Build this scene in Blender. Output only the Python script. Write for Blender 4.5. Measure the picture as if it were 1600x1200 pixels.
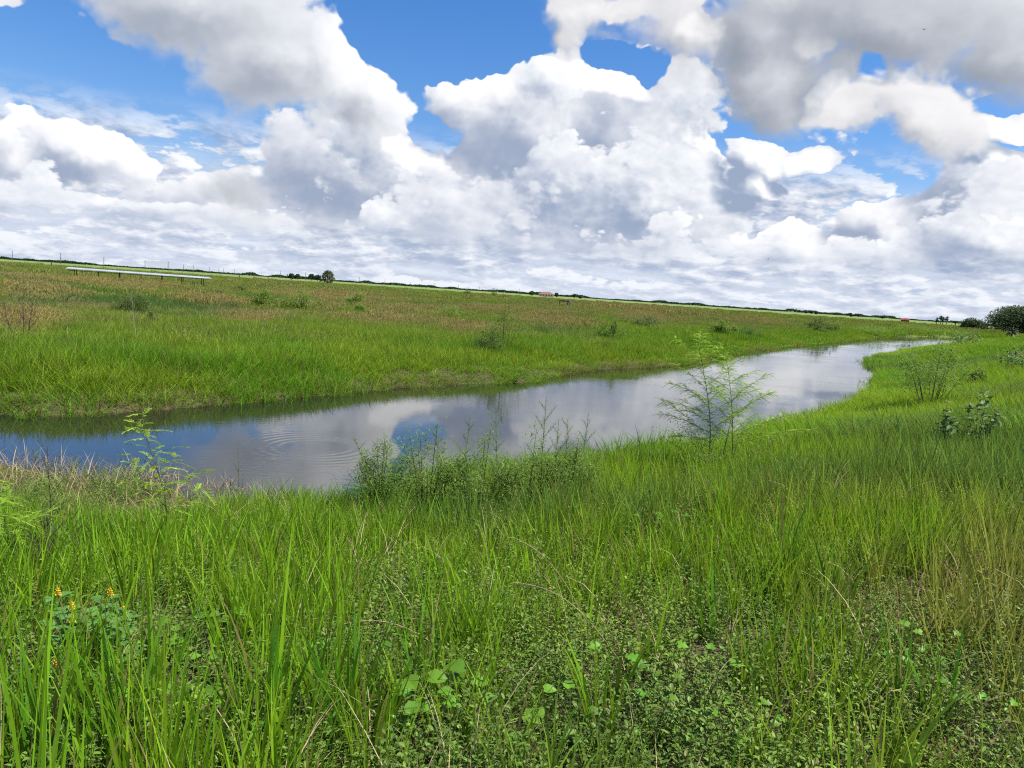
import bpy, bmesh, math, random
import numpy as np
from mathutils import Vector, Matrix, Euler

for o in list(bpy.data.objects):
    bpy.data.objects.remove(o)
SC = bpy.context.scene
R = math.radians
random.seed(7)
rng = np.random.default_rng(11)

# ------------------------------------------------------------------ camera
F_PX = 1205.0                       # focal length in pixels of a 1600 px wide frame
CAM_Z = 1.62
cam_d = bpy.data.cameras.new("camera")
cam = bpy.data.objects.new("camera", cam_d)
SC.collection.objects.link(cam)
cam_d.sensor_width = 36.0
cam_d.lens = 36.0 * F_PX / 1600.0
cam_d.clip_start = 0.05
cam_d.clip_end = 12000.0
CAM_M = Matrix.Rotation(R(90 - 6.75), 4, 'X') @ Matrix.Rotation(R(3.84), 4, 'Z')
cam.matrix_world = Matrix.Translation((0, 0, CAM_Z)) @ CAM_M
SC.camera = cam
CAM_R = np.array(CAM_M.to_3x3())


def ray(px, py):
    d = CAM_R @ np.array([(px - 800) / F_PX, (600 - py) / F_PX, -1.0])
    return d / np.linalg.norm(d)


# ------------------------------------------------------------------ sun, exposure
SUN_EL, SUN_AZ = 57.0, 100.0        # azimuth clockwise from +Y (the view direction)
sun_v = Vector((math.sin(R(SUN_AZ)) * math.cos(R(SUN_EL)),
                math.cos(R(SUN_AZ)) * math.cos(R(SUN_EL)), math.sin(R(SUN_EL))))
sun_d = bpy.data.lights.new("sun", 'SUN')
sun_d.energy = 5.0
sun_d.angle = R(0.53)
sun_d.color = (1.0, 0.955, 0.88)
sun = bpy.data.objects.new("sun", sun_d)
SC.collection.objects.link(sun)
sun.rotation_euler = (-sun_v).to_track_quat('-Z', 'Y').to_euler()
sun.location = (20, -20, 40)
vs = SC.view_settings
vs.view_transform = 'Standard'
vs.look = 'None'
vs.exposure = 0.45
vs.gamma = 1.0
vs.use_curve_mapping = False
cy = SC.cycles
cy.max_bounces = 7
cy.diffuse_bounces = 4
cy.glossy_bounces = 3
cy.transmission_bounces = 4
cy.transparent_max_bounces = 8
cy.use_denoising = False
cy.filter_width = 1.15

# ------------------------------------------------------------------ world: sky and clouds


class NT:
    """small helper for building node trees"""

    def __init__(self, tree):
        self.t = tree

    def n(self, kind, **kw):
        nd = self.t.nodes.new(kind)
        for k, v in kw.items():
            setattr(nd, k, v)
        return nd

    def put(self, sock, v):
        if v is None:
            return
        if isinstance(v, bpy.types.NodeSocket):
            self.t.links.new(v, sock)
        elif sock.type == 'RGBA' and len(v) == 3:
            sock.default_value = (*v, 1)
        else:
            sock.default_value = v

    def m(self, op, a, b=None, c=None, clamp=False):
        nd = self.n('ShaderNodeMath', operation=op, use_clamp=clamp)
        self.put(nd.inputs[0], a)
        self.put(nd.inputs[1], b)
        self.put(nd.inputs[2], c)
        return nd.outputs[0]

    def v(self, op, a, b=None, scale=None):
        nd = self.n('ShaderNodeVectorMath', operation=op)
        self.put(nd.inputs[0], a)
        self.put(nd.inputs[1], b)
        if scale is not None:
            self.put(nd.inputs['Scale'], scale)
        return nd.outputs['Value'] if op in ('LENGTH', 'DOT_PRODUCT') else nd.outputs[0]

    def xyz(self, x, y, z):
        nd = self.n('ShaderNodeCombineXYZ')
        for s, q in zip(nd.inputs, (x, y, z)):
            self.put(s, q)
        return nd.outputs[0]

    def sep(self, vec):
        nd = self.n('ShaderNodeSeparateXYZ')
        self.put(nd.inputs[0], vec)
        return nd.outputs

    def noise(self, vec, scale, detail=4.0, rough=0.5, dist=0.0, color=False, kind='FBM'):
        nd = self.n('ShaderNodeTexNoise', noise_dimensions='3D')
        nd.noise_type = kind
        self.put(nd.inputs['Vector'], vec)
        self.put(nd.inputs['Scale'], scale)
        self.put(nd.inputs['Detail'], detail)
        self.put(nd.inputs['Roughness'], rough)
        self.put(nd.inputs['Distortion'], dist)
        return nd.outputs['Color' if color else 'Fac']

    def step(self, x, lo, hi, a=0.0, b=1.0):
        nd = self.n('ShaderNodeMapRange', interpolation_type='SMOOTHSTEP')
        for s, q in zip(nd.inputs, (x, lo, hi, a, b)):
            self.put(s, q)
        return nd.outputs[0]

    def lin(self, x, lo, hi, a=0.0, b=1.0):
        nd = self.n('ShaderNodeMapRange', interpolation_type='LINEAR', clamp=True)
        for s, q in zip(nd.inputs, (x, lo, hi, a, b)):
            self.put(s, q)
        return nd.outputs[0]

    def mix(self, f, a, b):
        nd = self.n('ShaderNodeMix', data_type='RGBA')
        self.put(nd.inputs[0], f)
        self.put(nd.inputs[6], a if isinstance(a, bpy.types.NodeSocket) else (*a[:3], 1))
        self.put(nd.inputs[7], b if isinstance(b, bpy.types.NodeSocket) else (*b[:3], 1))
        return nd.outputs[2]


def tangent(px, py):
    d = ray(px, py)
    return d[0] / d[1], d[2] / d[1]


ROLL = math.radians(3.84)


def cloud_group(name, scale, zoff, seed, blobs, bias, k_blob, k_fbm, k_puff, puff_scale, warp):
    """density of one deck of cumulus, as a function of the direction looked in"""
    g = bpy.data.node_groups.new(name, 'ShaderNodeTree')
    g.interface.new_socket('Dir', in_out='INPUT', socket_type='NodeSocketVector')
    g.interface.new_socket('Warp', in_out='INPUT', socket_type='NodeSocketVector')
    g.interface.new_socket('Wide', in_out='INPUT', socket_type='NodeSocketVector')
    g.interface.new_socket('Density', in_out='OUTPUT', socket_type='NodeSocketFloat')
    t = NT(g)
    gi = t.n('NodeGroupInput')
    go = t.n('NodeGroupOutput')
    D = gi.outputs[0]
    wv = gi.outputs[1]
    x, y, z = t.sep(D)
    zz = t.m('ADD', t.m('MAXIMUM', z, 0.0), zoff)
    q = t.xyz(t.m('DIVIDE', x, zz), t.m('DIVIDE', y, zz), seed)
    big = t.noise(q, scale, 8.0, 0.59)
    vor = t.n('ShaderNodeTexVoronoi', voronoi_dimensions='2D', feature='F1', normalize=True)
    t.put(vor.inputs['Vector'], t.v('ADD', q, t.v('SCALE', wv, None, 0.16 / scale)))
    t.put(vor.inputs['Scale'], puff_scale)
    t.put(vor.inputs['Detail'], 3.4)
    t.put(vor.inputs['Roughness'], 0.56)
    t.put(vor.inputs['Lacunarity'], 2.3)
    puff = t.m('SUBTRACT', 0.5, vor.outputs['Distance'])
    h = t.m('ADD', t.m('MULTIPLY', t.m('SUBTRACT', big, 0.5), k_fbm), t.m('MULTIPLY', puff, k_puff))
    if not blobs:
        t.put(go.inputs[0], t.m('ADD', h, bias))
        return g
    x, y, z = t.sep(gi.outputs[2])
    yy = t.m('MAXIMUM', y, 0.05)
    P = t.xyz(t.m('DIVIDE', x, yy), 0.0, t.m('DIVIDE', z, yy))
    P = t.v('ADD', P, t.v('SCALE', wv, None, warp))
    # blobs: where this deck has its clouds (directions in the sky)
    acc = None
    for (px, py, rx, ry, w) in blobs:
        tx, tz = tangent(px, py)
        mp = t.n('ShaderNodeMapping', vector_type='TEXTURE')
        t.put(mp.inputs['Vector'], P)
        mp.inputs['Location'].default_value = (tx, 0, tz)
        mp.inputs['Rotation'].default_value = (0, 0, 0)
        mp.inputs['Scale'].default_value = (rx / F_PX, 1.0, ry / F_PX)
        gr = t.n('ShaderNodeTexGradient', gradient_type='SPHERICAL')
        t.put(gr.inputs[0], mp.outputs[0])
        val = gr.outputs['Fac']
        if abs(w) != 1.0:
            val = t.m('MULTIPLY', val, w)
        if acc is None:
            acc = val
        elif w < 0:
            acc = t.m('ADD', acc, val)
        else:
            acc = t.m('SMOOTH_MAX', acc, val, 0.15)
    t.put(go.inputs[0], t.m('ADD', h, t.m('MULTIPLY_ADD', acc, k_blob, bias)))
    return g


world = bpy.data.worlds.new("World")
SC.world = world
world.use_nodes = True
world.cycles.sampling_method = 'MANUAL'
world.cycles.sample_map_resolution = 512
wt = world.node_tree
wt.nodes.clear()
W = NT(wt)
out = W.n('ShaderNodeOutputWorld')
sky = W.n('ShaderNodeTexSky', sky_type='NISHITA')
sky.sun_disc = False
sky.sun_elevation = R(SUN_EL)
sky.sun_rotation = R(SUN_AZ)
sky.air_density = 1.2
sky.dust_density = 0.3
sky.ozone_density = 4.0
hsv = W.n('ShaderNodeHueSaturation')
hsv.inputs['Saturation'].default_value = 1.28
hsv.inputs['Value'].default_value = 1.4
W.put(hsv.inputs['Color'], W.v('MULTIPLY', sky.outputs[0], (0.95, 0.93, 1.06)))
D = W.n('ShaderNodeTexCoord').outputs['Generated']
dx, dy, dz = W.sep(D)


def backdrop(color):
    b = W.n('ShaderNodeBackground')
    b.inputs['Strength'].default_value = 0.073
    W.put(b.inputs['Color'], color)
    return b.outputs[0]


def mix_shader(f, a, b):
    nd = W.n('ShaderNodeMixShader')
    W.put(nd.inputs[0], f)
    wt.links.new(a, nd.inputs[1])
    wt.links.new(b, nd.inputs[2])
    return nd.outputs[0]


# decks of cloud, far to near: (px, py, rx, ry, weight) give directions in the sky
GAPS = [(655, 50, 130, 100, -1.3), (790, 40, 90, 80, -1.3), (962, 90, 44, 26, -0.8), (1010, 106, 46, 22, -0.9), (676, 190, 40, 50, -0.8), (708, 222, 34, 30, -0.7),
        (250, 180, 150, 60, -0.9), (75, 95, 140, 65, -1.2), (1180, 200, 90, 60, -.9),
        (1330, 260, 150, 75, -1.3), (1215, 320, 130, 70, -0.9), (1590, 165, 70, 22, -.9), (1590, 232, 70, 24, -.9)]
DECKS = [
    dict(name="deck_far", scale=1.7, zoff=0.12, seed=3.1, blobs=[], bias=0.75, k_blob=0, k_fbm=2.4, k_puff=0.6,
         puff_scale=3.6, warp=0.02, soft=0.45, up=0.010, gain=1.1, lit=(8.2, 8.8, 9.8), shade=(3.8, 4.8, 6.9),
         band=(0.09, 0.16), base=0.56),
    dict(name="deck_low", scale=2.2, zoff=0.27, seed=8.7, blobs=[], bias=0.0, k_blob=0, k_fbm=2.6, k_puff=1.8,
         puff_scale=5.5, warp=0.02, soft=0.2, up=0.012, gain=1.5, lit=(10.4, 10.5, 10.8), shade=(2.9, 3.8, 5.7),
         band=(0.13, 0.20), base=0.40),
    dict(name="deck_heap", scale=3.2, zoff=0.85, seed=31.3, k_blob=1.6, k_fbm=2.4, k_puff=2.2, bias=-0.75,
         puff_scale=6.5, warp=0.09, soft=0.14, up=0.013, wide=2.8, gain=0.85, lit=(10.6, 10.6, 10.8), shade=(3.5, 4.2, 5.7),
         band=None, base=0.29,
         blobs=[(0, 275, 100, 120, 1), (160, 245, 170, 110, 1.15), (30, 230, 90, 110, 1), (330, 320, 260, 110, 1), (560, 270, 260, 120, 1),
                (1000, 220, 170, 150, 1.15), (850, 200, 200, 150, 1.15), (740, 160, 110, 80, .9),
                (720, 310, 200, 110, 1), (1550, 300, 180, 130, 1.15), (1390, 360, 120, 100, 1.05),
                (1000, 330, 300, 120, 1), (1230, 385, 120, 90, 1.05)] + GAPS),
    dict(name="deck_mid", scale=3.2, zoff=0.65, seed=5.3, k_blob=1.6, k_fbm=2.6, k_puff=2.1, bias=-0.88,
         puff_scale=7.5, warp=0.09, soft=0.15, up=0.013, wide=2.8, gain=0.85, lit=(10.5, 10.6, 10.8), shade=(3.4, 4.2, 5.8),
         band=None, base=0.30,
         blobs=[(30, 330, 220, 100, 1), (330, 370, 260, 90, 1), (600, 230, 130, 90, 1), (620, 350, 260, 90, 1),
                (900, 280, 200, 120, .9), (1040, 320, 160, 120, 1.1), (860, 130, 90, 60, .9), (1000, 400, 300, 90, 1),
                (1560, 380, 190, 90, 1.1), (1390, 400, 130, 70, 1.0), (1270, 420, 130, 70, 1.0),
                (1190, 240, 70, 45, 1.3), (1265, 248, 70, 26, 1.4), (1185, 282, 70, 26, 1.3), (1575, 203, 90, 30, 1.3)]
         + GAPS[:8]),
    dict(name="deck_heads", scale=3.0, zoff=0.62, seed=57.7, k_blob=1.0, k_fbm=3.0, k_puff=2.0, bias=-1.05,
         puff_scale=5.0, warp=0.09, soft=0.15, up=0.015, wide=2.4, gain=0.8, lit=(10.6, 10.6, 10.8), shade=(3.4, 4.2, 5.8),
         band=None, base=0.30,
         blobs=[(150, 330, 240, 110, 1), (420, 340, 240, 90, 1), (700, 330, 240, 110, 1), (930, 250, 200, 150, 1),
                (1000, 370, 260, 90, 1), (1300, 400, 180, 70, 1), (1530, 340, 190, 120, 1)] + GAPS[9:11]),
    dict(name="deck_pale", scale=1.9, zoff=0.6, seed=17.2, k_blob=1.8, k_fbm=2.9, k_puff=1.8, bias=-0.92,
         puff_scale=4.6, warp=0.10, soft=0.42, up=0.018, gain=0.62, lit=(9.7, 9.6, 9.7), shade=(4.6, 4.9, 5.5),
         band=None, base=0.44,
         blobs=[(1430, 190, 200, 85, 1.15), (1320, 190, 130, 70, 1.1), (1080, 60, 190, 120, 1.15), (895, 20, 120, 80, 1.3), (885, 55, 90, 90, 1.1), (1080, 60, 150, 90, 1.2), (1200, 60, 150, 120, 1.1), (985, 10, 80, 45, 1.0)]
         + GAPS[:4] + GAPS[7:10] + [(1135, 20, 40, 30, -.7)]),
    dict(name="deck_near", scale=1.6, zoff=0.6, seed=12.4, k_blob=1.7, k_fbm=2.8, k_puff=1.7, bias=-0.80,
         puff_scale=3.8, warp=0.11, soft=0.2, up=0.022, gain=0.55, lit=(10.2, 10.3, 10.6), shade=(3.6, 4.1, 5.0),
         band=None, base=0.36,
         blobs=[(300, 10, 320, 140, 1.15), (450, 100, 240, 140, 1.2), (570, 150, 150, 120, 1.1), (20, 0, 90, 50, .9)]
         + GAPS[:1] + [(70, 95, 150, 75, -1.3)]),
    dict(name="deck_grey", scale=1.6, zoff=0.6, seed=41.9, k_blob=1.7, k_fbm=2.7, k_puff=1.5, bias=-0.66,
         puff_scale=3.8, warp=0.10, soft=0.3, up=0.022, gain=0.5, lit=(8.3, 8.5, 9.0), shade=(3.1, 3.5, 4.2),
         band=None, base=0.30,
         blobs=[(1400, 40, 320, 150, 1.2), (1230, 140, 150, 90, 1.1), (1600, 70, 230, 130, 1.2), (1200, 60, 120, 100, 1), (1340, 120, 130, 70, 1.1)]
         + GAPS[2:4] + GAPS[7:8] + [(1350, 122, 26, 28, -1.1)]),
]
warp_n = W.v('SUBTRACT', W.noise(D, 9.0, 4.0, 0.6, color=True), (0.5, 0.5, 0.5))


def deck(dk, under):
    g = cloud_group(dk['name'], dk['scale'], dk['zoff'], dk['seed'], dk['blobs'], dk['bias'], dk['k_blob'],
                    dk['k_fbm'], dk['k_puff'], dk['puff_scale'], dk['warp'])
    a = W.n('ShaderNodeGroup')
    a.node_tree = g
    b = W.n('ShaderNodeGroup')
    b.node_tree = g
    off = Vector((0.75, 0.0, 0.66))
    for k, (nd, f) in enumerate(((a, 0.0), (b, 1.0))):
        W.put(nd.inputs[0], W.v('ADD', D, off * (dk['up'] * f)))
        wt.links.new(warp_n, nd.inputs[1])
        W.put(nd.inputs[2], W.v('ADD', D, off * (dk['up'] * f * dk.get('wide', 2.0))))
    d0, d1 = a.outputs[0], b.outputs[0]
    lit = W.m('MULTIPLY_ADD', W.m('SUBTRACT', d0, d1), dk['gain'], dk['base'])
    # thin cloud lets more light through
    lit = W.m('ADD', lit, W.step(d0, 0.0, 0.9, 0.2, -0.1))
    lit = W.step(lit, -0.25, 1.2)
    # crisp where the sun strikes a heap, ragged below it
    alpha = W.step(d0, 0.0, W.lin(lit, 0.35, 0.75, dk['soft'] * 2.4, dk['soft'] * 0.8))
    if dk['band']:
        alpha = W.m('MULTIPLY', alpha, W.step(dz, dk['band'][0], dk['band'][1], 1.0, 0.0))
    else:
        alpha = W.m('MULTIPLY', alpha, W.step(dz, 0.035, 0.095))
    return W.mix(alpha, under, W.mix(lit, dk['shade'], dk['lit']))


clear = hsv.outputs[0]
# low in the sky: all four decks; higher up only the two near ones
col_low = clear
for dk in DECKS:
    col_low = deck(dk, col_low)
# the sky behind the viewer: broken cloud in one plain deck
bz = W.m('ADD', W.m('MAXIMUM', dz, 0.0), 0.4)
bn = W.noise(W.xyz(W.m('DIVIDE', dx, bz), W.m('DIVIDE', dy, bz), 4.0), 2.0, 3.0, 0.55)
col_back = W.mix(W.step(bn, 0.5, 0.64), clear, (7.6, 7.7, 8.0))
front = W.m('MULTIPLY', W.lin(W.m('DIVIDE', dy, W.m('MAXIMUM', W.m('ABSOLUTE', dx), 0.001)), 0.9, 1.1),
            W.lin(dz, 0.62, 0.52))
above = W.m('GREATER_THAN', dz, -0.02)
# moist air near the horizon veils the lowest cloud
col_low = W.mix(W.step(dz, -0.01, 0.10, 0.5, 0.0), col_low, (7.2, 7.9, 9.2))
s_sky = mix_shader(front, backdrop(col_back), backdrop(col_low))
s_all = mix_shader(above, backdrop((3.0, 3.3, 3.2)), s_sky)
wt.links.new(s_all, out.inputs[0])

# ------------------------------------------------------------------ helpers for the land
ZW = -1.2                           # water level


def on_plane(px, py, z):
    d = ray(px, py)
    k = (z - CAM_Z) / d[2]
    return d[0] * k, d[1] * k


_lat = np.random.default_rng(5).random((256, 256))


def vnoise(x, y, s):
    """value noise, 0..1, features about s metres"""
    x = np.asarray(x, float) / s + 77.3
    y = np.asarray(y, float) / s + 31.7
    i, j = np.floor(x).astype(int), np.floor(y).astype(int)
    u, v = x - i, y - j
    u, v = u * u * (3 - 2 * u), v * v * (3 - 2 * v)
    L = lambda a, b: _lat[a % 256, b % 256]
    return (L(i, j) * (1 - u) + L(i + 1, j) * u) * (1 - v) + (L(i, j + 1) * (1 - u) + L(i + 1, j + 1) * u) * v


def fnoise(x, y, s, o=3):
    r, a, t = 0, 0.5, 0
    for k in range(o):
        r = r + a * vnoise(np.asarray(x) + 13.1 * k, np.asarray(y) - 7.7 * k, s / 2 ** k)
        t += a
        a *= 0.5
    return r / t


def sstep(a, b, x):
    t = np.clip((np.asarray(x, float) - a) / (b - a), 0, 1)
    return t * t * (3 - 2 * t)


FAR_PX = [(-420, 634), (-200, 642), (0, 646), (100, 649), (200, 644), (300, 635), (400, 627), (500, 617), (600, 606),
          (700, 601), (830, 598), (870, 586), (930, 577), (1050, 572), (1085, 566), (1150, 551), (1200, 544),
          (1300, 535), (1390, 527.5), (1450, 526), (1520, 528), (1600, 531)]
NEAR_PX = [(-420, 662), (-200, 680), (0, 700), (100, 722), (200, 732), (250, 742), (330, 760), (450, 764), (560, 754),
           (620, 738), (700, 728), (800, 719), (900, 708), (1000, 694), (1080, 682), (1170, 664), (1250, 648),
           (1330, 624), (1372, 592), (1379, 574), (1362, 561), (1382, 551), (1425, 542.5), (1458, 538), (1520, 536),
           (1600, 538)]
far_w = [on_plane(px, py, ZW) for px, py in FAR_PX]
near_w = [on_plane(px, py, ZW + 0.2) for px, py in NEAR_PX]
POLY = np.array(far_w + near_w[::-1])
IS_FAR = np.array([True] * (len(far_w) - 1) + [False] * (len(near_w) + 1))
IS_FAR[len(far_w) - 1] = True


def water_dist(X, Y):
    """signed distance to the shore (negative in the water) and whether the far bank is the nearer one"""
    X, Y = np.asarray(X, float).ravel(), np.asarray(Y, float).ravel()
    best = np.full(X.shape, 1e18)
    far = np.zeros(X.shape, bool)
    inside = np.zeros(X.shape, bool)
    n = len(POLY)
    for k in range(n):
        ax, ay = POLY[k]
        bx, by = POLY[(k + 1) % n]
        ex, ey = bx - ax, by - ay
        t = np.clip(((X - ax) * ex + (Y - ay) * ey) / (ex * ex + ey * ey + 1e-9), 0, 1)
        d = (X - ax - t * ex) ** 2 + (Y - ay - t * ey) ** 2
        m = d < best
        best[m] = d[m]
        far[m] = IS_FAR[k]
        c = ((ay > Y) != (by > Y)) & (X < ex * (Y - ay) / (by - ay + 1e-12) + ax)
        inside ^= c
    sd = np.sqrt(best)
    return np.where(inside, -sd, sd), far


def land(X, Y):
    X, Y = np.asarray(X, float).ravel(), np.asarray(Y, float).ravel()
    sd, far = water_dist(X, Y)
    sd = sd + (fnoise(X, Y, 1.7) - 0.5) * 0.5
    r = np.hypot(X, Y)
    bed = ZW - np.minimum(0.5, 0.35 * np.abs(sd))
    zf = ZW + 0.42 * (1 - np.exp(-np.maximum(sd, 0) / 1.1)) + 0.3 * sstep(4, 60, sd)
    zn = ZW + 1.2 * sstep(-2.0, 8.6, sd) - 1.2 * sstep(-2.0, 8.6, 0) * (1 - sstep(0, 5, sd)) \
        + 0.55 * sstep(18, 70, r) * sstep(4 + 6 * sstep(45, 70, r), 14 + 10 * sstep(45, 70, r), sd)
    bump = (fnoise(X, Y, 2.5) - 0.5) * 0.16 * np.clip(sd, 0, 1) * (1 - 0.7 * sstep(60, 200, r))
    z = np.where(sd < 0, bed, np.where(far, zf, zn) + bump)
    return z, sd, far


def land_z(x, y):
    return float(land([x], [y])[0][0])


def ground_at(px, py):
    """where the line of sight through a pixel of the photograph meets the land"""
    d = ray(px, py)
    ts = np.geomspace(1.2, 900, 900)
    P = np.array([0, 0, CAM_Z]) + ts[:, None] * d
    z = np.maximum(land(P[:, 0], P[:, 1])[0], ZW)
    below = np.nonzero(P[:, 2] < z)[0]
    k = below[0] if len(below) else len(ts) - 1
    return Vector((P[k, 0], P[k, 1], z[k]))


def at_dist(px, dist):
    """a point of the land at this distance, in the direction of the pixel column"""
    d = ray(px, 470)
    h = math.hypot(d[0], d[1])
    x, y = d[0] / h * dist, d[1] / h * dist
    return Vector((x, y, land_z(x, y)))


def link(o):
    SC.collection.objects.link(o)
    return o


def mesh_obj(name, verts, faces, mats=(), parent=None, face_mat=None, smooth=False, attrs=None):
    me = bpy.data.meshes.new(name)
    me.from_pydata([tuple(v) for v in verts], [], [tuple(f) for f in faces])
    for m in mats:
        me.materials.append(m)
    if face_mat is not None:
        me.polygons.foreach_set('material_index', np.asarray(face_mat, dtype=np.int32))
    if smooth:
        me.polygons.foreach_set('use_smooth', [True] * len(me.polygons))
    for k, v in (attrs or {}).items():
        a = me.attributes.new(k, 'FLOAT', 'POINT')
        a.data.foreach_set('value', np.asarray(v, dtype=np.float32))
    me.update()
    o = bpy.data.objects.new(name, me)
    if parent is not False:
        link(o)
        if parent is not None:
            o.parent = parent
    return o


def tag(o, label=None, cat=None, group=None, kind=None):
    for k, v in (('label', label), ('category', cat), ('group', group), ('kind', kind)):
        if v is not None:
            o[k] = v
    return o


# ------------------------------------------------------------------ materials


def new_mat(name):
    m = bpy.data.materials.new(name)
    m.use_nodes = True
    m.node_tree.nodes.clear()
    t = NT(m.node_tree)
    t.out = t.n('ShaderNodeOutputMaterial')
    return m, t


def leaf_mat(name, base=None, var=0.5, trans=0.35, rough=0.5, dry=(0.30, 0.22, 0.09), dry_amt=0.12, spec=0.3, noise_sc=None, blend=None):
    """plant surface: base colour from the clump's own tint or a fixed colour, each blade a little different"""
    m, t = new_mat(name)
    if base is None:
        at = t.n('ShaderNodeAttribute', attribute_type='INSTANCER', attribute_name='tint')
        c = at.outputs['Color']
    else:
        c = t.n('ShaderNodeRGB').outputs[0]
        c.default_value = (*base, 1)
    if blend:
        c = t.mix(0.45, c, blend)
    va = t.n('ShaderNodeAttribute', attribute_name='v').outputs['Fac']
    h = t.n('ShaderNodeHueSaturation')
    t.put(h.inputs['Color'], c)
    t.put(h.inputs['Value'], t.lin(va, 0, 1, 1 - var, 1 + var))
    t.put(h.inputs['Hue'], t.lin(t.m('FRACT', t.m('MULTIPLY', va, 7.31)), 0, 1, 0.485, 0.515))
    c = h.outputs[0]
    if noise_sc:
        tc = t.n('ShaderNodeTexCoord').outputs['Object']
        c = t.mix(t.step(t.noise(tc, noise_sc, 3), 0.45, 0.75, 0, 0.5), c, dry)
    if dry_amt > 0:
        c = t.mix(t.step(t.m('FRACT', t.m('MULTIPLY', va, 13.7)), 1 - dry_amt - 0.02, 1 - dry_amt + 0.02), c, dry)
    p = t.n('ShaderNodeBsdfPrincipled')
    t.put(p.inputs['Base Color'], c)
    p.inputs['Roughness'].default_value = rough
    p.inputs['Specular IOR Level'].default_value = spec
    tr = t.n('ShaderNodeBsdfTranslucent')
    t.put(tr.inputs['Color'], t.mix(0.35, c, (0.35, 0.42, 0.03)) if trans > 0.2 else c)
    mx = t.n('ShaderNodeMixShader')
    mx.inputs[0].default_value = trans
    t.t.links.new(p.outputs[0], mx.inputs[1])
    t.t.links.new(tr.outputs[0], mx.inputs[2])
    t.t.links.new(mx.outputs[0], t.out.inputs[0])
    return m


def plain_mat(name, base, rough=0.7, var=0.25, scale=8.0, metal=0.0, spec=0.3, bump=0.0):
    m, t = new_mat(name)
    tc = t.n('ShaderNodeTexCoord').outputs['Object']
    nz = t.noise(tc, scale, 5, 0.6)
    c = t.mix(t.step(nz, 0.3, 0.7), [x * (1 - var) for x in base], [min(1, x * (1 + var)) for x in base])
    p = t.n('ShaderNodeBsdfPrincipled')
    t.put(p.inputs['Base Color'], c)
    p.inputs['Roughness'].default_value = rough
    p.inputs['Metallic'].default_value = metal
    p.inputs['Specular IOR Level'].default_value = spec
    if bump:
        b = t.n('ShaderNodeBump')
        b.inputs['Strength'].default_value = bump
        t.put(b.inputs['Height'], nz)
        t.t.links.new(b.outputs[0], p.inputs['Normal'])
    t.t.links.new(p.outputs[0], t.out.inputs[0])
    return m


# land: soil and thatch near, grass colours where single blades no longer show
m_land, t = new_mat("meadow_soil")
pos = t.n('ShaderNodeNewGeometry').outputs['Position']
px_, py_, pz_ = t.sep(pos)
flat = t.xyz(px_, py_, 0.0)
rr = t.v('LENGTH', flat)
n1 = t.noise(pos, 9.0, 6, 0.65)
n2 = t.noise(flat, 0.035, 5, 0.6)
n3 = t.noise(t.v('MULTIPLY', flat, (0.4, 1, 1)), 0.012, 4, 0.6)
soil = t.mix(t.step(n1, 0.35, 0.65), (0.035, 0.034, 0.016), (0.13, 0.105, 0.05))
g1 = t.mix(t.step(n2, 0.38, 0.62), (0.13, 0.175, 0.04), (0.18, 0.18, 0.05))
g2 = t.mix(t.step(n3, 0.42, 0.58), (0.15, 0.24, 0.05), (0.20, 0.25, 0.08))
c = t.mix(t.step(rr, 20, 80), soil, g1)
c = t.mix(t.step(t.m('MULTIPLY_ADD', n3, 160.0, rr), 320, 420), c, g2)
p = t.n('ShaderNodeBsdfPrincipled')
t.put(p.inputs['Base Color'], c)
p.inputs['Roughness'].default_value = 0.95
p.inputs['Specular IOR Level'].default_value = 0.1
b = t.n('ShaderNodeBump')
b.inputs['Strength'].default_value = 0.6
b.inputs['Distance'].default_value = 0.05
t.put(b.inputs['Height'], n1)
t.t.links.new(b.outputs[0], p.inputs['Normal'])
t.t.links.new(p.outputs[0], t.out.inputs[0])

# water: still, murky, a few ripples and one set of rings
RING = ground_at(492, 700)
m_water, t = new_mat("canal_water")
pos = t.n('ShaderNodeNewGeometry').outputs['Position']
sx, sy, sz = t.sep(pos)
rv = t.v('LENGTH', t.xyz(t.m('SUBTRACT', sx, RING.x), t.m('SUBTRACT', sy, RING.y), 0.0))
wob = t.noise(pos, 1.3, 2)
wave = t.m('SINE', t.m('MULTIPLY', t.m('MULTIPLY_ADD', wob, 0.10, rv), 34.0))
env = t.m('MULTIPLY', t.step(rv, 0.35, 0.7), t.step(rv, 0.85, 1.65, 1.0, 0.0))
rings = t.m('MULTIPLY', wave, env)
fine = t.noise(t.v('MULTIPLY', pos, (1.0, 2.2, 1.0)), 5.0, 3, 0.55)
breeze = t.step(t.noise(t.v('MULTIPLY', pos, (0.5, 1.0, 1)), 0.35, 2), 0.42, 0.68, 0.12, 1.0)
hgt = t.m('ADD', t.m('MULTIPLY', rings, 0.00045), t.m('MULTIPLY', t.m('MULTIPLY', fine, breeze), 0.0022))
b = t.n('ShaderNodeBump')
b.inputs['Strength'].default_value = 1.0
b.inputs['Distance'].default_value = 1.0
t.put(b.inputs['Height'], hgt)
p = t.n('ShaderNodeBsdfPrincipled')
murk = t.noise(pos, 0.5, 3)
t.put(p.inputs['Base Color'], t.mix(murk, (0.010, 0.011, 0.010), (0.018, 0.018, 0.014)))
p.inputs['Roughness'].default_value = 0.015
p.inputs['IOR'].default_value = 1.65
p.inputs['Specular IOR Level'].default_value = 0.5
t.t.links.new(b.outputs[0], p.inputs['Normal'])
t.t.links.new(p.outputs[0], t.out.inputs[0])

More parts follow.
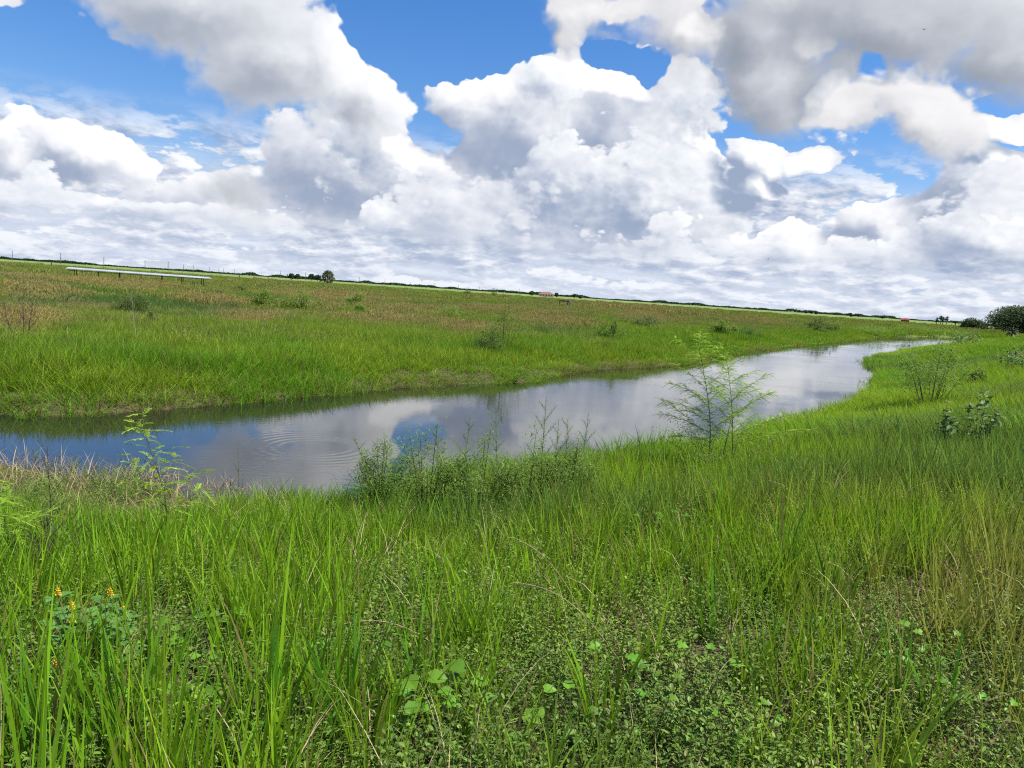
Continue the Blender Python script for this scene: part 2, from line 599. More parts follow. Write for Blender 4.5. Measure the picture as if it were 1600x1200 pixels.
# ------------------------------------------------------------------ the land sheet, out to the horizon
az = np.concatenate([np.linspace(-180, -45, 46)[:-1], np.linspace(-45, 45, 361), np.linspace(45, 180, 46)[1:-1]])
rad = np.concatenate([[0.02], np.geomspace(0.4, 5500, 300)])
A, RR = np.meshgrid(np.radians(az), rad)
X, Y = (RR * np.sin(A)).ravel(), (RR * np.cos(A)).ravel()
Z = land(X, Y)[0]
na, nr = len(az), len(rad)
I, J = np.meshgrid(np.arange(nr - 1), np.arange(na), indexing='ij')
J2 = (J + 1) % na
F = np.stack([I * na + J, (I + 1) * na + J, (I + 1) * na + J2, I * na + J2], -1).reshape(-1, 4)[:, ::-1]
ground = mesh_obj("ground", np.stack([X, Y, Z], 1), F, [m_land], smooth=True)
tag(ground, "grassy flat land falling to the canal and running out to the horizon", None, None, "structure")

wc = POLY.mean(0)
wp = []
for k in range(len(POLY)):                      # the sheet of water runs a little way under both banks
    a_, b_, c_ = POLY[k - 1], POLY[k], POLY[(k + 1) % len(POLY)]
    tdir = (c_ - a_) / (np.linalg.norm(c_ - a_) + 1e-9)
    wp.append((b_[0] - tdir[1] * 0.9, b_[1] + tdir[0] * 0.9, ZW))
bm = bmesh.new()
f = bm.faces.new([bm.verts.new(v) for v in wp])
bmesh.ops.triangulate(bm, faces=[f])
bmesh.ops.recalc_face_normals(bm, faces=bm.faces)
if sum(fc.normal.z for fc in bm.faces) < 0:
    bmesh.ops.reverse_faces(bm, faces=bm.faces)
me = bpy.data.meshes.new("water")
bm.to_mesh(me)
bm.free()
me.materials.append(m_water)
water = link(bpy.data.objects.new("water", me))
tag(water, "still canal water mirroring the clouds between two grassy banks", None, None, "structure")

# ------------------------------------------------------------------ grass


def blades(n, radius, h, w, lean, curl, segs=3, seed=0, spread=1.0, head=0.0, head_w=0.012):
    """a tuft of n blades as arrays: verts, faces, per-vertex v, per-face material (1 = seed head)"""
    g = np.random.default_rng(seed)
    V, Fc, va, fm = [], [], [], []
    for k in range(n):
        rr_ = radius * math.sqrt(g.random())
        a0 = g.random() * 6.283
        bx, by = rr_ * math.cos(a0), rr_ * math.sin(a0)
        hh = h[0] + (h[1] - h[0]) * g.random()
        ww = w * (0.6 + 0.8 * g.random())
        la = a0 + g.normal() * 0.9 if g.random() < spread else g.random() * 6.283
        ln = abs(g.normal()) * lean + 0.04
        cu = curl * (0.3 + g.random() * 1.2)
        fa = g.random() * 6.283
        sx_, sy_ = math.cos(fa) * ww / 2, math.sin(fa) * ww / 2
        val = g.random()
        b0 = len(V)
        x, y, z = bx, by, -0.03
        ang = ln
        st = (hh + 0.03) / segs
        is_head = g.random() < head
        for s in range(segs + 1):
            tt = s / segs
            wd = (1 - tt ** 2.2) if s < segs else 0
            if s < segs:
                V.append((x - sx_ * wd, y - sy_ * wd, z))
                V.append((x + sx_ * wd, y + sy_ * wd, z))
                va += [val, val]
            else:
                V.append((x, y, z))
                va.append(val)
            if s < segs - 1:
                Fc.append((b0 + 2 * s, b0 + 2 * s + 1, b0 + 2 * s + 3, b0 + 2 * s + 2))
                fm.append(0)
            elif s == segs - 1:
                Fc.append((b0 + 2 * s, b0 + 2 * s + 1, b0 + 2 * s + 2))
                fm.append(0)
            if s < segs:
                x += math.cos(la) * math.sin(ang) * st
                y += math.sin(la) * math.sin(ang) * st
                z += math.cos(ang) * st
                ang = min(2.6, ang + cu / segs)
        if is_head:                             # a loose brown plume above the blade
            hl = 0.16 + 0.14 * g.random()
            for q in range(5):
                qa = g.random() * 6.283
                qx, qy = math.cos(qa), math.sin(qa)
                z0 = z + hl * (q / 5 - 0.25)
                e = head_w * (1.3 - q * 0.18)
                i0 = len(V)
                V += [(x, y, z0 - e), (x + qx * e * 2.2, y + qy * e * 2.2, z0 + e * 2), (x + qx * e, y + qy * e, z0 + e * 4.5)]
                va += [val] * 3
                Fc.append((i0, i0 + 1, i0 + 2))
                fm.append(1)
    return V, Fc, va, fm


PROTO = {}


def proto(coll, name, V, Fc, va, fm, mats):
    c = PROTO.get(coll)
    if c is None:
        c = PROTO[coll] = bpy.data.collections.new(coll)
    o = mesh_obj(name, V, Fc, mats, parent=False, face_mat=fm, attrs={'v': va})
    c.objects.link(o)


def scatter(name, coll, P, rot, scl, idx, tint, label):
    """one object of uncountable growth: a cloud of points, each carrying one tuft"""
    me = bpy.data.meshes.new(name)
    me.from_pydata([tuple(p_) for p_ in P], [], [])
    n = len(P)
    for nm, ty, arr in (('rot', 'FLOAT_VECTOR', rot), ('scl', 'FLOAT_VECTOR', scl)):
        a = me.attributes.new(nm, ty, 'POINT')
        a.data.foreach_set('vector', np.asarray(arr, np.float32).ravel())
    a = me.attributes.new('idx', 'INT', 'POINT')
    a.data.foreach_set('value', np.asarray(idx, np.int32))
    a = me.attributes.new('tint', 'FLOAT_COLOR', 'POINT')
    a.data.foreach_set('color', np.concatenate([tint, np.ones((n, 1))], 1).astype(np.float32).ravel())
    o = link(bpy.data.objects.new(name, me))
    g = bpy.data.node_groups.new(name + '_growth', 'GeometryNodeTree')
    g.interface.new_socket('Geometry', in_out='INPUT', socket_type='NodeSocketGeometry')
    g.interface.new_socket('Geometry', in_out='OUTPUT', socket_type='NodeSocketGeometry')
    t = NT(g)
    gi, go = t.n('NodeGroupInput'), t.n('NodeGroupOutput')
    iop = t.n('GeometryNodeInstanceOnPoints')
    ci = t.n('GeometryNodeCollectionInfo')
    ci.inputs['Collection'].default_value = PROTO[coll]
    ci.inputs['Separate Children'].default_value = True
    ci.inputs['Reset Children'].default_value = True

    def attr(nm, ty):
        na_ = t.n('GeometryNodeInputNamedAttribute', data_type=ty)
        na_.inputs['Name'].default_value = nm
        return na_.outputs['Attribute']
    g.links.new(gi.outputs[0], iop.inputs['Points'])
    g.links.new(ci.outputs[0], iop.inputs['Instance'])
    iop.inputs['Pick Instance'].default_value = True
    g.links.new(attr('idx', 'INT'), iop.inputs['Instance Index'])
    e2r = t.n('FunctionNodeEulerToRotation')
    g.links.new(attr('rot', 'FLOAT_VECTOR'), e2r.inputs[0])
    g.links.new(e2r.outputs[0], iop.inputs['Rotation'])
    g.links.new(attr('scl', 'FLOAT_VECTOR'), iop.inputs['Scale'])
    g.links.new(iop.outputs[0], go.inputs[0])
    md = o.modifiers.new('growth', 'NODES')
    md.node_group = g
    tag(o, label, None, None, 'stuff')
    return o


m_grass = leaf_mat("grass_blade", None, 0.5, 0.46, 0.55, dry_amt=0.07, spec=0.10)
m_head = leaf_mat("seed_plume", None, 0.3, 0.35, 0.8, dry_amt=0, blend=(0.46, 0.36, 0.15), spec=0.1)
m_straw = leaf_mat("dry_straw", (0.46, 0.36, 0.19), 0.5, 0.2, 0.6, dry=(0.16, 0.09, 0.05), dry_amt=0.3)
m_weed = leaf_mat("weed_leaf", None, 0.4, 0.3, 0.45, dry_amt=0.03)
m_white = plain_mat("white_petal", (0.75, 0.75, 0.70), 0.7, 0.1)

for k in range(6):
    proto('tufts_near', 'near_%d' % k, *blades(26, 0.10, (0.18, 0.47), 0.0085, 0.12, 0.5, 4, 100 + k), [m_grass, m_head])
for k in range(3):                              # broad upright blades, and arching ones
    proto('tufts_near', 'near_%d' % (6 + k), *blades(9, 0.05, (0.30, 0.58), 0.012, 0.10, 0.45, 5, 120 + k), [m_grass, m_head])
for k in range(5):
    proto('tufts_mid', 'mid_%d' % k, *blades(46, 0.26, (0.3, 0.75), 0.013, 0.22, 0.8, 3, 200 + k), [m_grass, m_head])
for k in range(3):
    proto('tufts_mid', 'mid_%d' % (5 + k), *blades(50, 0.26, (0.35, 0.72), 0.011, 0.2, 0.6, 3, 220 + k, head=0.55, head_w=0.014), [m_grass, m_head])
for k in range(5):
    proto('tufts_far', 'far_%d' % k, *blades(70, 0.6, (0.3, 0.72), 0.028, 0.25, 0.7, 2, 300 + k), [m_grass, m_head])
for k in range(3):
    proto('tufts_far', 'far_%d' % (5 + k), *blades(70, 0.6, (0.35, 0.7), 0.024, 0.2, 0.5, 2, 320 + k, head=0.6, head_w=0.026), [m_grass, m_head])
for k in range(4):
    proto('tufts_haze', 'haze_%d' % k, *blades(80, 1.5, (0.3, 0.75), 0.07, 0.3, 0.6, 2, 400 + k), [m_grass, m_head])
for k in range(2):
    proto('tufts_haze', 'haze_%d' % (4 + k), *blades(80, 1.5, (0.3, 0.7), 0.06, 0.25, 0.5, 2, 420 + k, head=0.7, head_w=0.06), [m_grass, m_head])

GREEN, LIME, SEDGE = np.array([0.122, 0.315, 0.012]), np.array([0.22, 0.365, 0.014]), np.array([0.09, 0.18, 0.048])
OLIVE, RUST, GREY = np.array([0.245, 0.29, 0.05]), np.array([0.40, 0.30, 0.095]), np.array([0.20, 0.17, 0.09])


def lerp(a, b, f):
    return a + (b - a) * f[:, None]


# drifts of tawny grass in the meadow: centre, half width across and along the line of sight (metres)
DRIFTS = []
for px, py, rx, ry in ((140, 441, 150, 7), (40, 487, 60, 13), (130, 470, 70, 7), (390, 486, 60, 11), (330, 470, 60, 6), (520, 463, 110, 6),
                       (500, 476, 40, 7), (620, 494, 90, 9), (730, 508, 70, 8), (640, 480, 90, 5), (870, 497, 70, 10), (1010, 491, 50, 7),
                       (800, 484, 110, 5), (1000, 480, 120, 5), (1180, 500, 60, 4), (60, 455, 60, 6), (700, 548, 60, 5), (960, 532, 60, 5)):
    q_ = on_plane(px, py, CAM_Z - 1.85)
    d_ = math.hypot(*q_)
    DRIFTS.append((q_[0], q_[1], rx / F_PX * d_, max(1.5, ry * d_ * d_ / (F_PX * 1.85))))


def drift(X, Y):
    m = np.zeros(len(X))
    wob = 0.9 * (fnoise(X, Y, 4) - 0.5)
    for (cx, cy_, a, b) in DRIFTS:
        k = math.hypot(cx, cy_)
        ux, uy = cx / k, cy_ / k
        v_ = ((X - cx) * ux + (Y - cy_) * uy) / b
        u_ = ((X - cx) * uy - (Y - cy_) * ux) / a
        m = np.maximum(m, 1 - sstep(0.45, 1.15, np.sqrt(u_ * u_ + v_ * v_) + wob))
    return m


def tints(X, Y, sd, far):
    """kinds of grass by place: (colour, share of seed-head tufts)"""
    r = np.hypot(X, Y)
    n = len(X)
    big, mid, sml = fnoise(X * 0.55, Y, 14), fnoise(X + 40, Y * 1.6, 7), fnoise(X - 90, Y, 2.2)
    # far field: green strip by the water, then rust and olive patches with dark sedge between
    rust = sstep(0.50, 0.60, fnoise(X * 0.5 + 7, Y + 4, 24) + 0.35 * (mid - 0.5)) * sstep(4, 12, sd) * (1 - 0.8 * sstep(70, 130, r))
    rust = np.clip(np.maximum(rust * 0.45, drift(X, Y)), 0, 1) * sstep(2, 6, sd)
    olive = sstep(2, 16, sd) * (0.35 + 0.65 * sstep(0.40, 0.6, mid))
    sedge = sstep(0.60, 0.72, fnoise(X * 0.6 + 200, Y, 6)) * sstep(4, 9, sd)
    c = lerp(np.tile(GREEN * 1.0, (n, 1)), np.tile(LIME, (n, 1)), sstep(0.35, 0.7, sml) * 0.7)
    cf = lerp(c * np.array([1.05, 0.92, 1.3]), np.tile(OLIVE, (n, 1)), olive * 0.85)
    cf = lerp(cf, np.tile(RUST, (n, 1)), rust * 0.85)
    cf = lerp(cf, np.tile(SEDGE, (n, 1)), sedge * 0.9)
    cf = lerp(cf, np.tile(GREY, (n, 1)), (1 - sstep(0.0, 0.5, sd)) * 0.55 * sstep(0.4, 0.6, sml))
    hf = np.clip(rust * 0.42 + olive * 0.04, 0, 1) * (1 - sedge * 0.8)
    # near bank
    yel = sstep(0.45, 0.7, fnoise(X + 11, Y - 5, 9)) * 0.75
    cn = lerp(c, np.tile(LIME, (n, 1)), yel)
    cn = lerp(cn, np.tile(SEDGE, (n, 1)), sstep(0.58, 0.72, fnoise(X - 33, Y + 8, 3.5)) * 0.7)
    dryl = sstep(-1.5, -4.2, X) * sstep(5.0, 7.0, r) * (1 - sstep(1.4, 3.4, sd))   # dead stuff at the water's edge
    cn = lerp(cn, np.tile(GREY, (n, 1)), np.clip(dryl * 0.45, 0, 1))
    dryr = sstep(0.6, 2.4, X) * (1 - sstep(5.0, 9.0, r)) * sstep(0.3, 0.55, fnoise(X + 5, Y, 1.6))
    cn = lerp(cn, np.tile([0.27, 0.235, 0.06], (n, 1)), dryr * 0.8)
    col_ = np.where(far[:, None], cf, cn)
    col_ = col_ * np.random.default_rng(3).uniform(0.82, 1.2, (n, 1))
    return col_, np.where(far, hf, 0.25 * dryr * (r < 9))


def ring(r0, r1, dens, a0=-41, a1=41, seed=0):
    g = np.random.default_rng(seed)
    area = 0.5 * (r1 * r1 - r0 * r0) * R(a1 - a0)
    n = int(area * dens)
    r = np.sqrt(g.uniform(r0 * r0, r1 * r1, n))
    a = np.radians(g.uniform(a0, a1, n))
    return r * np.sin(a), r * np.cos(a), g


# room for the broad-leaved plants that show between the blades: (x, y, radius)
CLEAR = [(ground_at(px, py), rr_) for px, py, rr_ in (
    (140, 1075, 0.30), (150, 1010, 0.25), (690, 1150, 0.22), (560, 1085, 0.16), (330, 1030, 0.2), (320, 1165, 0.16), (1035, 1105, 0.25),
    (825, 1172, 0.16), (1450, 1070, 0.18), (1530, 1150, 0.16), (1000, 1000, 0.35), (1350, 960, 0.3))]


def is_clear(X, Y, pad=0.0):
    r_ = np.zeros(len(X), bool)
    for c_, q in CLEAR:
        r_ |= (X - c_.x) ** 2 + (Y - c_.y) ** 2 < (q + pad) ** 2
    return r_


def grow(name, coll, r0, r1, dens, n_plain, n_head, hscale, label, seed, keep=None, wide=1.0, only=None, edge=0.03, wet=False):
    X, Y, g = ring(r0, r1, dens, seed=seed)
    z, sd, far = land(X, Y)
    ok = sd > np.where(far, -0.22, edge) * g.random(len(X)) * 1.3
    if wet:
        ok = (sd > -0.75) & (sd < 0.15)
    if only is not None:
        ok &= (far == only)
    if keep is not None:
        ok &= g.random(len(X)) < keep(X, Y, sd, far)
    if r0 < 3:
        ok &= ~is_clear(X, Y) | (g.random(len(X)) < 0.12)
    X, Y, z, sd, far = X[ok], Y[ok], z[ok], sd[ok], far[ok]
    n = len(X)
    col_, hf = tints(X, Y, sd, far)
    ish = g.random(n) < hf
    idx = np.where(ish, n_plain + g.integers(0, max(1, n_head), n), g.integers(0, n_plain, n))
    hs = hscale(X, Y, sd, far) * g.uniform(0.75, 1.2, n) * (0.7 + 0.6 * fnoise(X, Y, 1.5)) * np.where(far, 0.6 + 0.8 * fnoise(X * 0.6 - 60, Y, 7, 2), 1.0)
    ws = wide * g.uniform(0.85, 1.2, n)
    rot = np.stack([g.normal(0, 0.06, n), g.normal(0, 0.06, n), g.uniform(0, 6.283, n)], 1)
    return scatter(name, coll, np.stack([X, Y, np.maximum(z, ZW - 0.1)], 1), rot, np.stack([ws, ws, hs], 1), idx, col_, label)


def h_all(X, Y, sd, far):
    r = np.hypot(X, Y)
    hf = 0.36 + 0.46 * sstep(0.2, 2.5, sd)
    hn = 0.35 * (1 - sstep(3.0, 5.0, r)) * sstep(0.4, -0.8, X) + np.where(r < 14.2, 0.75 + 0.25 * sstep(0.5, 4.0, sd), 0.45 + 0.3 * sstep(0.5, 4.0, sd) - 0.25 * sstep(50, 70, r) * (1 - sstep(2, 9, sd)))
    hn = hn * (1 - 0.6 * sstep(-2.6, -3.6, X) * (1 - sstep(1.2, 3.2, sd)) * (r < 16))
    return np.where(far, hf, hn)


def k_near(X, Y, sd, far):
    """thin in front of the viewer, where low weeds take over; thick farther down the bank"""
    r = np.hypot(X, Y)
    thin = 0.25 + 0.36 * sstep(0.45, 0.6, fnoise(X, Y, 0.9)) + 0.45 * sstep(0.1, -0.9, X)
    mud = 1 - 0.8 * sstep(-2.6, -3.8, X) * (1 - sstep(0.5, 2.0, sd))
    return (thin + (1 - thin) * sstep(3.6, 5.4, r + 1.2 * (fnoise(X + 3, Y, 1.3) - 0.5))) * mud


grow('bank_grass', 'tufts_near', 1.3, 15, 38, 9, 0, h_all,
     "bright green grass blades covering the near bank", 21, k_near)
grow('shore_grass', 'tufts_mid', 13.5, 45, 14, 5, 3, h_all,
     "green and tawny grass along both shores of the canal", 22)
grow('meadow_grass', 'tufts_far', 42, 130, 4.6, 5, 3, h_all,
     "rust and olive meadow grass in the middle distance", 23)
grow('distant_grass', 'tufts_haze', 120, 420, 0.42, 4, 2, lambda X, Y, sd, far: 0.9 + 0 * X,
     "far meadow grass fading towards the horizon", 24)


def k_wet(X, Y, sd, far):
    return sstep(0.50, 0.68, fnoise(X, Y, 1.6)) * (0.25 + 0.75 * sstep(-0.7, 0.0, sd))


grow('shore_reeds', 'tufts_near', 8, 60, 9, 9, 0, lambda X, Y, sd, far: 0.75 + 0 * X,
     "sparse blades standing in the shallow water along both shores", 25, k_wet, wet=True)

# ------------------------------------------------------------------ low growth between the blades


class PB:
    """collects tubes and leaves; build() links them as one mesh object"""

    def __init__(self, seed=0):
        self.V, self.F, self.va = [], [], []
        self.g = np.random.default_rng(seed)

    def tube(self, pts, r0, r1, sides=5, val=0.5):
        pts = [Vector(p_) for p_ in pts]
        n = len(pts)
        base = len(self.V)
        for k, p_ in enumerate(pts):
            d = (pts[min(k + 1, n - 1)] - pts[max(k - 1, 0)]).normalized()
            a = d.orthogonal().normalized()
            b_ = d.cross(a)
            r = r0 + (r1 - r0) * k / (n - 1)
            for s in range(sides):
                q = 6.2832 * s / sides
                self.V.append(p_ + a * (math.cos(q) * r) + b_ * (math.sin(q) * r))
                self.va.append(val)
        for k in range(n - 1):
            for s in range(sides):
                i = base + k * sides
                self.F.append((i + s, i + (s + 1) % sides, i + sides + (s + 1) % sides, i + sides + s))
        self.F.append(tuple(base + (n - 1) * sides + s for s in range(sides)))
        self.F.append(tuple(base + sides - 1 - s for s in range(sides)))

    def leaf(self, p_, d, up, L, Wd, droop=0.3, fold=0.15, shape='lance', val=None):
        """a blade of leaf: midrib folded, tip drooping"""
        d = Vector(d).normalized()
        up = Vector(up)
        s = d.cross(up)
        if s.length < 1e-4:
            s = d.orthogonal()
        s.normalize()
        n = s.cross(d).normalized()
        val = self.g.random() if val is None else val
        prof = {'lance': ((0, .08), (.3, .95), (.62, .75), (1, 0)),
                'oval': ((0, .15), (.3, .95), (.7, .9), (1, 0)),
                'obov': ((0, .1), (.35, .6), (.72, 1.0), (1, .3)),
                'heart': ((0, .55), (.22, 1.0), (.6, .75), (1, 0)),
                'lobed': ((0, .5), (.2, 1.0), (.38, .45), (.55, .9), (.72, .4), (1, 0)),
                'needle': ((0, .3), (.5, 1.0), (1, 0))}[shape]
        b0 = len(self.V)
        p_ = Vector(p_)
        for (t_, w_) in prof:
            c_ = p_ + d * (L * t_ * (1 - 0.12 * droop * t_)) - Vector((0, 0, 1)) * (droop * L * t_ * t_ * 0.6)
            e = s * (Wd * 0.5 * w_)
            lift = n * (fold * Wd * w_)
            back = d * (-0.16 * L if (shape in ('heart', 'lobed') and t_ == 0) else 0)
            self.V += [c_ - e + lift + back, c_, c_ + e + lift + back]
            self.va += [val] * 3
        for k in range(len(prof) - 1):
            i = b0 + 3 * k
            self.F += [(i, i + 1, i + 4, i + 3), (i + 1, i + 2, i + 5, i + 4)]

    def pinnate(self, p_, d, L, pairs, ll, lw, droop=0.5):
        """a feather leaf: a rib with two rows of narrow leaflets"""
        d = Vector(d).normalized()
        s = d.cross(Vector((0, 0, 1)))
        s = s.normalized() if s.length > 1e-3 else Vector((1, 0, 0))
        val = self.g.random()
        P = [Vector(p_) + d * (L * t_) - Vector((0, 0, 1)) * (droop * L * t_ * t_ * 0.6) for t_ in np.linspace(0, 1, 5)]
        self.tube(P, lw * 0.16, lw * 0.07, 3, val)
        for k in range(pairs):
            t_ = 0.1 + 0.9 * k / (pairs - 1)
            c_ = P[0] + d * (L * t_) - Vector((0, 0, 1)) * (droop * L * t_ * t_ * 0.6)
            for sg in (-1, 1):
                if self.g.random() < 0.12:
                    continue
                dd = s * sg * (0.5 + 0.3 * self.g.random()) + d * 0.8 + Vector((0, 0, -0.2 + 0.5 * (self.g.random() - 0.5)))
                i = len(self.V)
                e = d * lw * 0.5
                tip = c_ + dd.normalized() * ll * (1 - 0.5 * abs(t_ - 0.4))
                m_ = (c_ + tip) / 2
                self.V += [c_, m_ - e, tip, m_ + e]
                self.va += [val] * 4
                self.F.append((i, i + 1, i + 2, i + 3))

    def build(self, name, mat, parent=None):
        return mesh_obj(name, self.V, self.F, [mat], parent=parent, attrs={'v': self.va})


def weed_clump(seed, n_stems, h, nleaf, ll, lw, rad_, white=0, shape='oval'):
    b = PB(seed)
    g = b.g
    flowers = []
    for k in range(n_stems):
        a0 = g.random() * 6.283
        rr_ = rad_ * math.sqrt(g.random())
        p0 = Vector((rr_ * math.cos(a0), rr_ * math.sin(a0), -0.02))
        hh = h * (0.45 + 0.75 * g.random())
        ld = Vector((math.cos(a0 + g.normal()) * 0.5, math.sin(a0 + g.normal()) * 0.5, 1)).normalized()
        bend = Vector((g.normal() * 0.1, g.normal() * 0.1, 0))
        P = [p0 + ld * (hh * t_) + bend * (t_ * t_ * hh) for t_ in np.linspace(0, 1, 4)]
        b.tube(P, 0.0022, 0.001, 3, 0.3)
        for q in range(nleaf):
            t_ = 0.15 + 0.85 * (q + g.random()) / nleaf
            c_ = p0 + ld * (hh * t_) + bend * (t_ * t_ * hh)
            qa = q * 2.4 + g.random()
            dd = Vector((math.cos(qa), math.sin(qa), 0.35 + 0.5 * g.random()))
            b.leaf(c_, dd, (0, 0, 1), ll * (0.7 + 0.6 * g.random()), lw * (0.7 + 0.6 * g.random()), 0.4, 0.1, shape)
        if g.random() < white:
            flowers.append(P[-1])
    fm = [0] * len(b.F)
    for c_ in flowers:                          # a small round white head
        i0 = len(b.V)
        for q in range(6):
            qa = q * 1.047
            b.V.append(c_ + Vector((math.cos(qa) * 0.005, math.sin(qa) * 0.0042, 0.004)))
            b.va.append(0.5)
        b.V += [c_ + Vector((0, 0, 0.010)), c_ + Vector((0, 0, -0.002))]
        b.va += [0.5, 0.5]
        for q in range(6):
            b.F += [(i0 + q, i0 + (q + 1) % 6, i0 + 6), (i0 + (q + 1) % 6, i0 + q, i0 + 7)]
            fm += [1, 1]
    return b.V, b.F, b.va, fm


for k in range(5):
    proto('weeds', 'weed_%d' % k, *weed_clump(500 + k, 12, 0.22, 8, 0.032, 0.012, 0.13, 0.0), [m_weed, m_white])
for k in range(2):
    proto('weeds', 'weed_%d' % (5 + k), *weed_clump(510 + k, 12, 0.26, 9, 0.024, 0.010, 0.13, 0.08), [m_weed, m_white])
for k in range(2):
    proto('weeds', 'weed_%d' % (7 + k), *weed_clump(520 + k, 9, 0.30, 12, 0.036, 0.008, 0.12, 0.0, 'lance'), [m_weed, m_white])
for k in range(4):
    proto('straws', 'straw_%d' % k, *blades(16, 0.14, (0.25, 0.6), 0.0045, 0.75, 1.5, 5, 600 + k, 0.5), [m_straw])
for k in range(2):
    proto('straws', 'straw_%d' % (4 + k), *blades(26, 0.2, (0.08, 0.28), 0.005, 1.2, 0.8, 3, 610 + k, 0.2), [m_straw])


def sprinkle(name, coll, r0, r1, dens, n, keep, tintf, sc, label, seed, lo=0.1):
    X, Y, g = ring(r0, r1, dens, seed=seed)
    z, sd, far = land(X, Y)
    ok = (sd > lo) & (g.random(len(X)) < keep(X, Y, sd, far))
    X, Y, z = X[ok], Y[ok], z[ok]
    m_ = len(X)
    s = g.uniform(sc[0], sc[1], m_)
    rot = np.stack([g.normal(0, 0.1, m_), g.normal(0, 0.1, m_), g.uniform(0, 6.283, m_)], 1)
    idx = n(X, Y, g) if callable(n) else g.integers(0, n, m_)
    scatter(name, coll, np.stack([X, Y, np.maximum(z, ZW)], 1), rot, np.stack([s, s, s], 1), idx, tintf(X, Y, g), label)


def weed_tint(X, Y, g):
    f = fnoise(X, Y, 0.8)
    c_ = lerp(np.tile([0.14, 0.235, 0.035], (len(X), 1)), np.tile([0.19, 0.30, 0.035], (len(X), 1)), sstep(0.35, 0.65, f))
    return c_ * g.uniform(0.75, 1.25, (len(X), 1))


def weed_pick(X, Y, g):
    base = g.integers(0, 5, len(X))
    flowery = (fnoise(X + 9, Y + 2, 1.1) > 0.46) & (X > -0.6) & (g.random(len(X)) < 0.6)
    lance = g.random(len(X)) < 0.25
    base = np.where(lance, g.integers(7, 9, len(X)), base)
    return np.where(flowery, g.integers(5, 7, len(X)), base)


sprinkle('ground_cover', 'weeds', 1.3, 11, 62, weed_pick,
         lambda X, Y, sd, far: (0.35 + 0.65 * (1 - sstep(3.8, 6.0, np.hypot(X, Y)))) * (1 - far * 1.0), weed_tint, (0.65, 1.2),
         "low small-leaved weeds, some with tiny white flowers, under the grass", 31)
sprinkle('straw', 'straws', 1.3, 14, 20, lambda X, Y, g: np.where(g.random(len(X)) < 0.3, g.integers(0, 4, len(X)), g.integers(4, 6, len(X))),
         lambda X, Y, sd, far: (0.35 + 0.65 * sstep(0.4, 0.6, fnoise(X, Y, 0.9))) * (1 - far * 1.0),
         lambda X, Y, g: np.full((len(X), 3), 0.3), (0.6, 1.15),
         "dry tan stems and dead blades lying among the green grass", 32)

sprinkle('drift_litter', 'straws', 7, 16, 26, lambda X, Y, g: g.integers(4, 6, len(X)),
         lambda X, Y, sd, far: (1 - far * 1.0) * sstep(-2.4, -3.6, X) * (1 - sstep(0.6, 2.2, sd)) * sstep(-0.9, -0.2, sd) * sstep(0.3, 0.5, fnoise(X, Y, 1.1)),
         lambda X, Y, g: np.full((len(X), 3), 0.3), (0.8, 1.6),
         "matted grey-tan drift of dead stems at the water's edge, far left", 33, -0.9)

# ------------------------------------------------------------------ plants one can point to
m_stem = plain_mat("green_stem", (0.10, 0.14, 0.04), 0.6, 0.3, 20)
m_bark = plain_mat("dark_bark", (0.10, 0.095, 0.05), 0.85, 0.4, 25, bump=0.3)
m_deadwood = plain_mat("dead_twig", (0.075, 0.060, 0.045), 0.85, 0.4, 25)
m_sapling = leaf_mat("sapling_leaf", (0.32, 0.49, 0.04), 0.4, 0.5, 0.45, dry_amt=0.02)
m_pale = leaf_mat("pale_weed_leaf", (0.15, 0.23, 0.05), 0.35, 0.35, 0.5, dry_amt=0.02)
m_thicket = leaf_mat("thicket_leaf", (0.17, 0.275, 0.05), 0.4, 0.45, 0.5, dry_amt=0.02)
m_darkleaf = leaf_mat("dark_weed_leaf", (0.09, 0.145, 0.045), 0.4, 0.4, 0.55, dry_amt=0.03)
m_bushdark = leaf_mat("dark_bush_leaf", (0.07, 0.13, 0.03), 0.5, 0.3, 0.6, dry_amt=0.02, spec=0.15)
m_shrub = leaf_mat("light_shrub_leaf", (0.13, 0.225, 0.03), 0.35, 0.35, 0.5, dry_amt=0.02)
m_broad = leaf_mat("broad_dull_leaf", (0.17, 0.26, 0.09), 0.35, 0.25, 0.6, dry_amt=0.03, spec=0.15)
m_vine = leaf_mat("vine_leaf", (0.16, 0.34, 0.02), 0.3, 0.4, 0.42, dry_amt=0.02, spec=0.45)
m_legume = leaf_mat("legume_leaf", (0.13, 0.27, 0.05), 0.25, 0.3, 0.5, dry_amt=0.0)
m_yellow = leaf_mat("yellow_petal", (0.86, 0.58, 0.02), 0.15, 0.3, 0.5, dry=(0.7, 0.36, 0.02), dry_amt=0.15)


def plant(name, label, cat, at, group=None):
    o = bpy.data.objects.new(name, None)
    o.empty_display_size = 0.1
    link(o)
    o.location = at
    tag(o, label, cat, group)
    return o


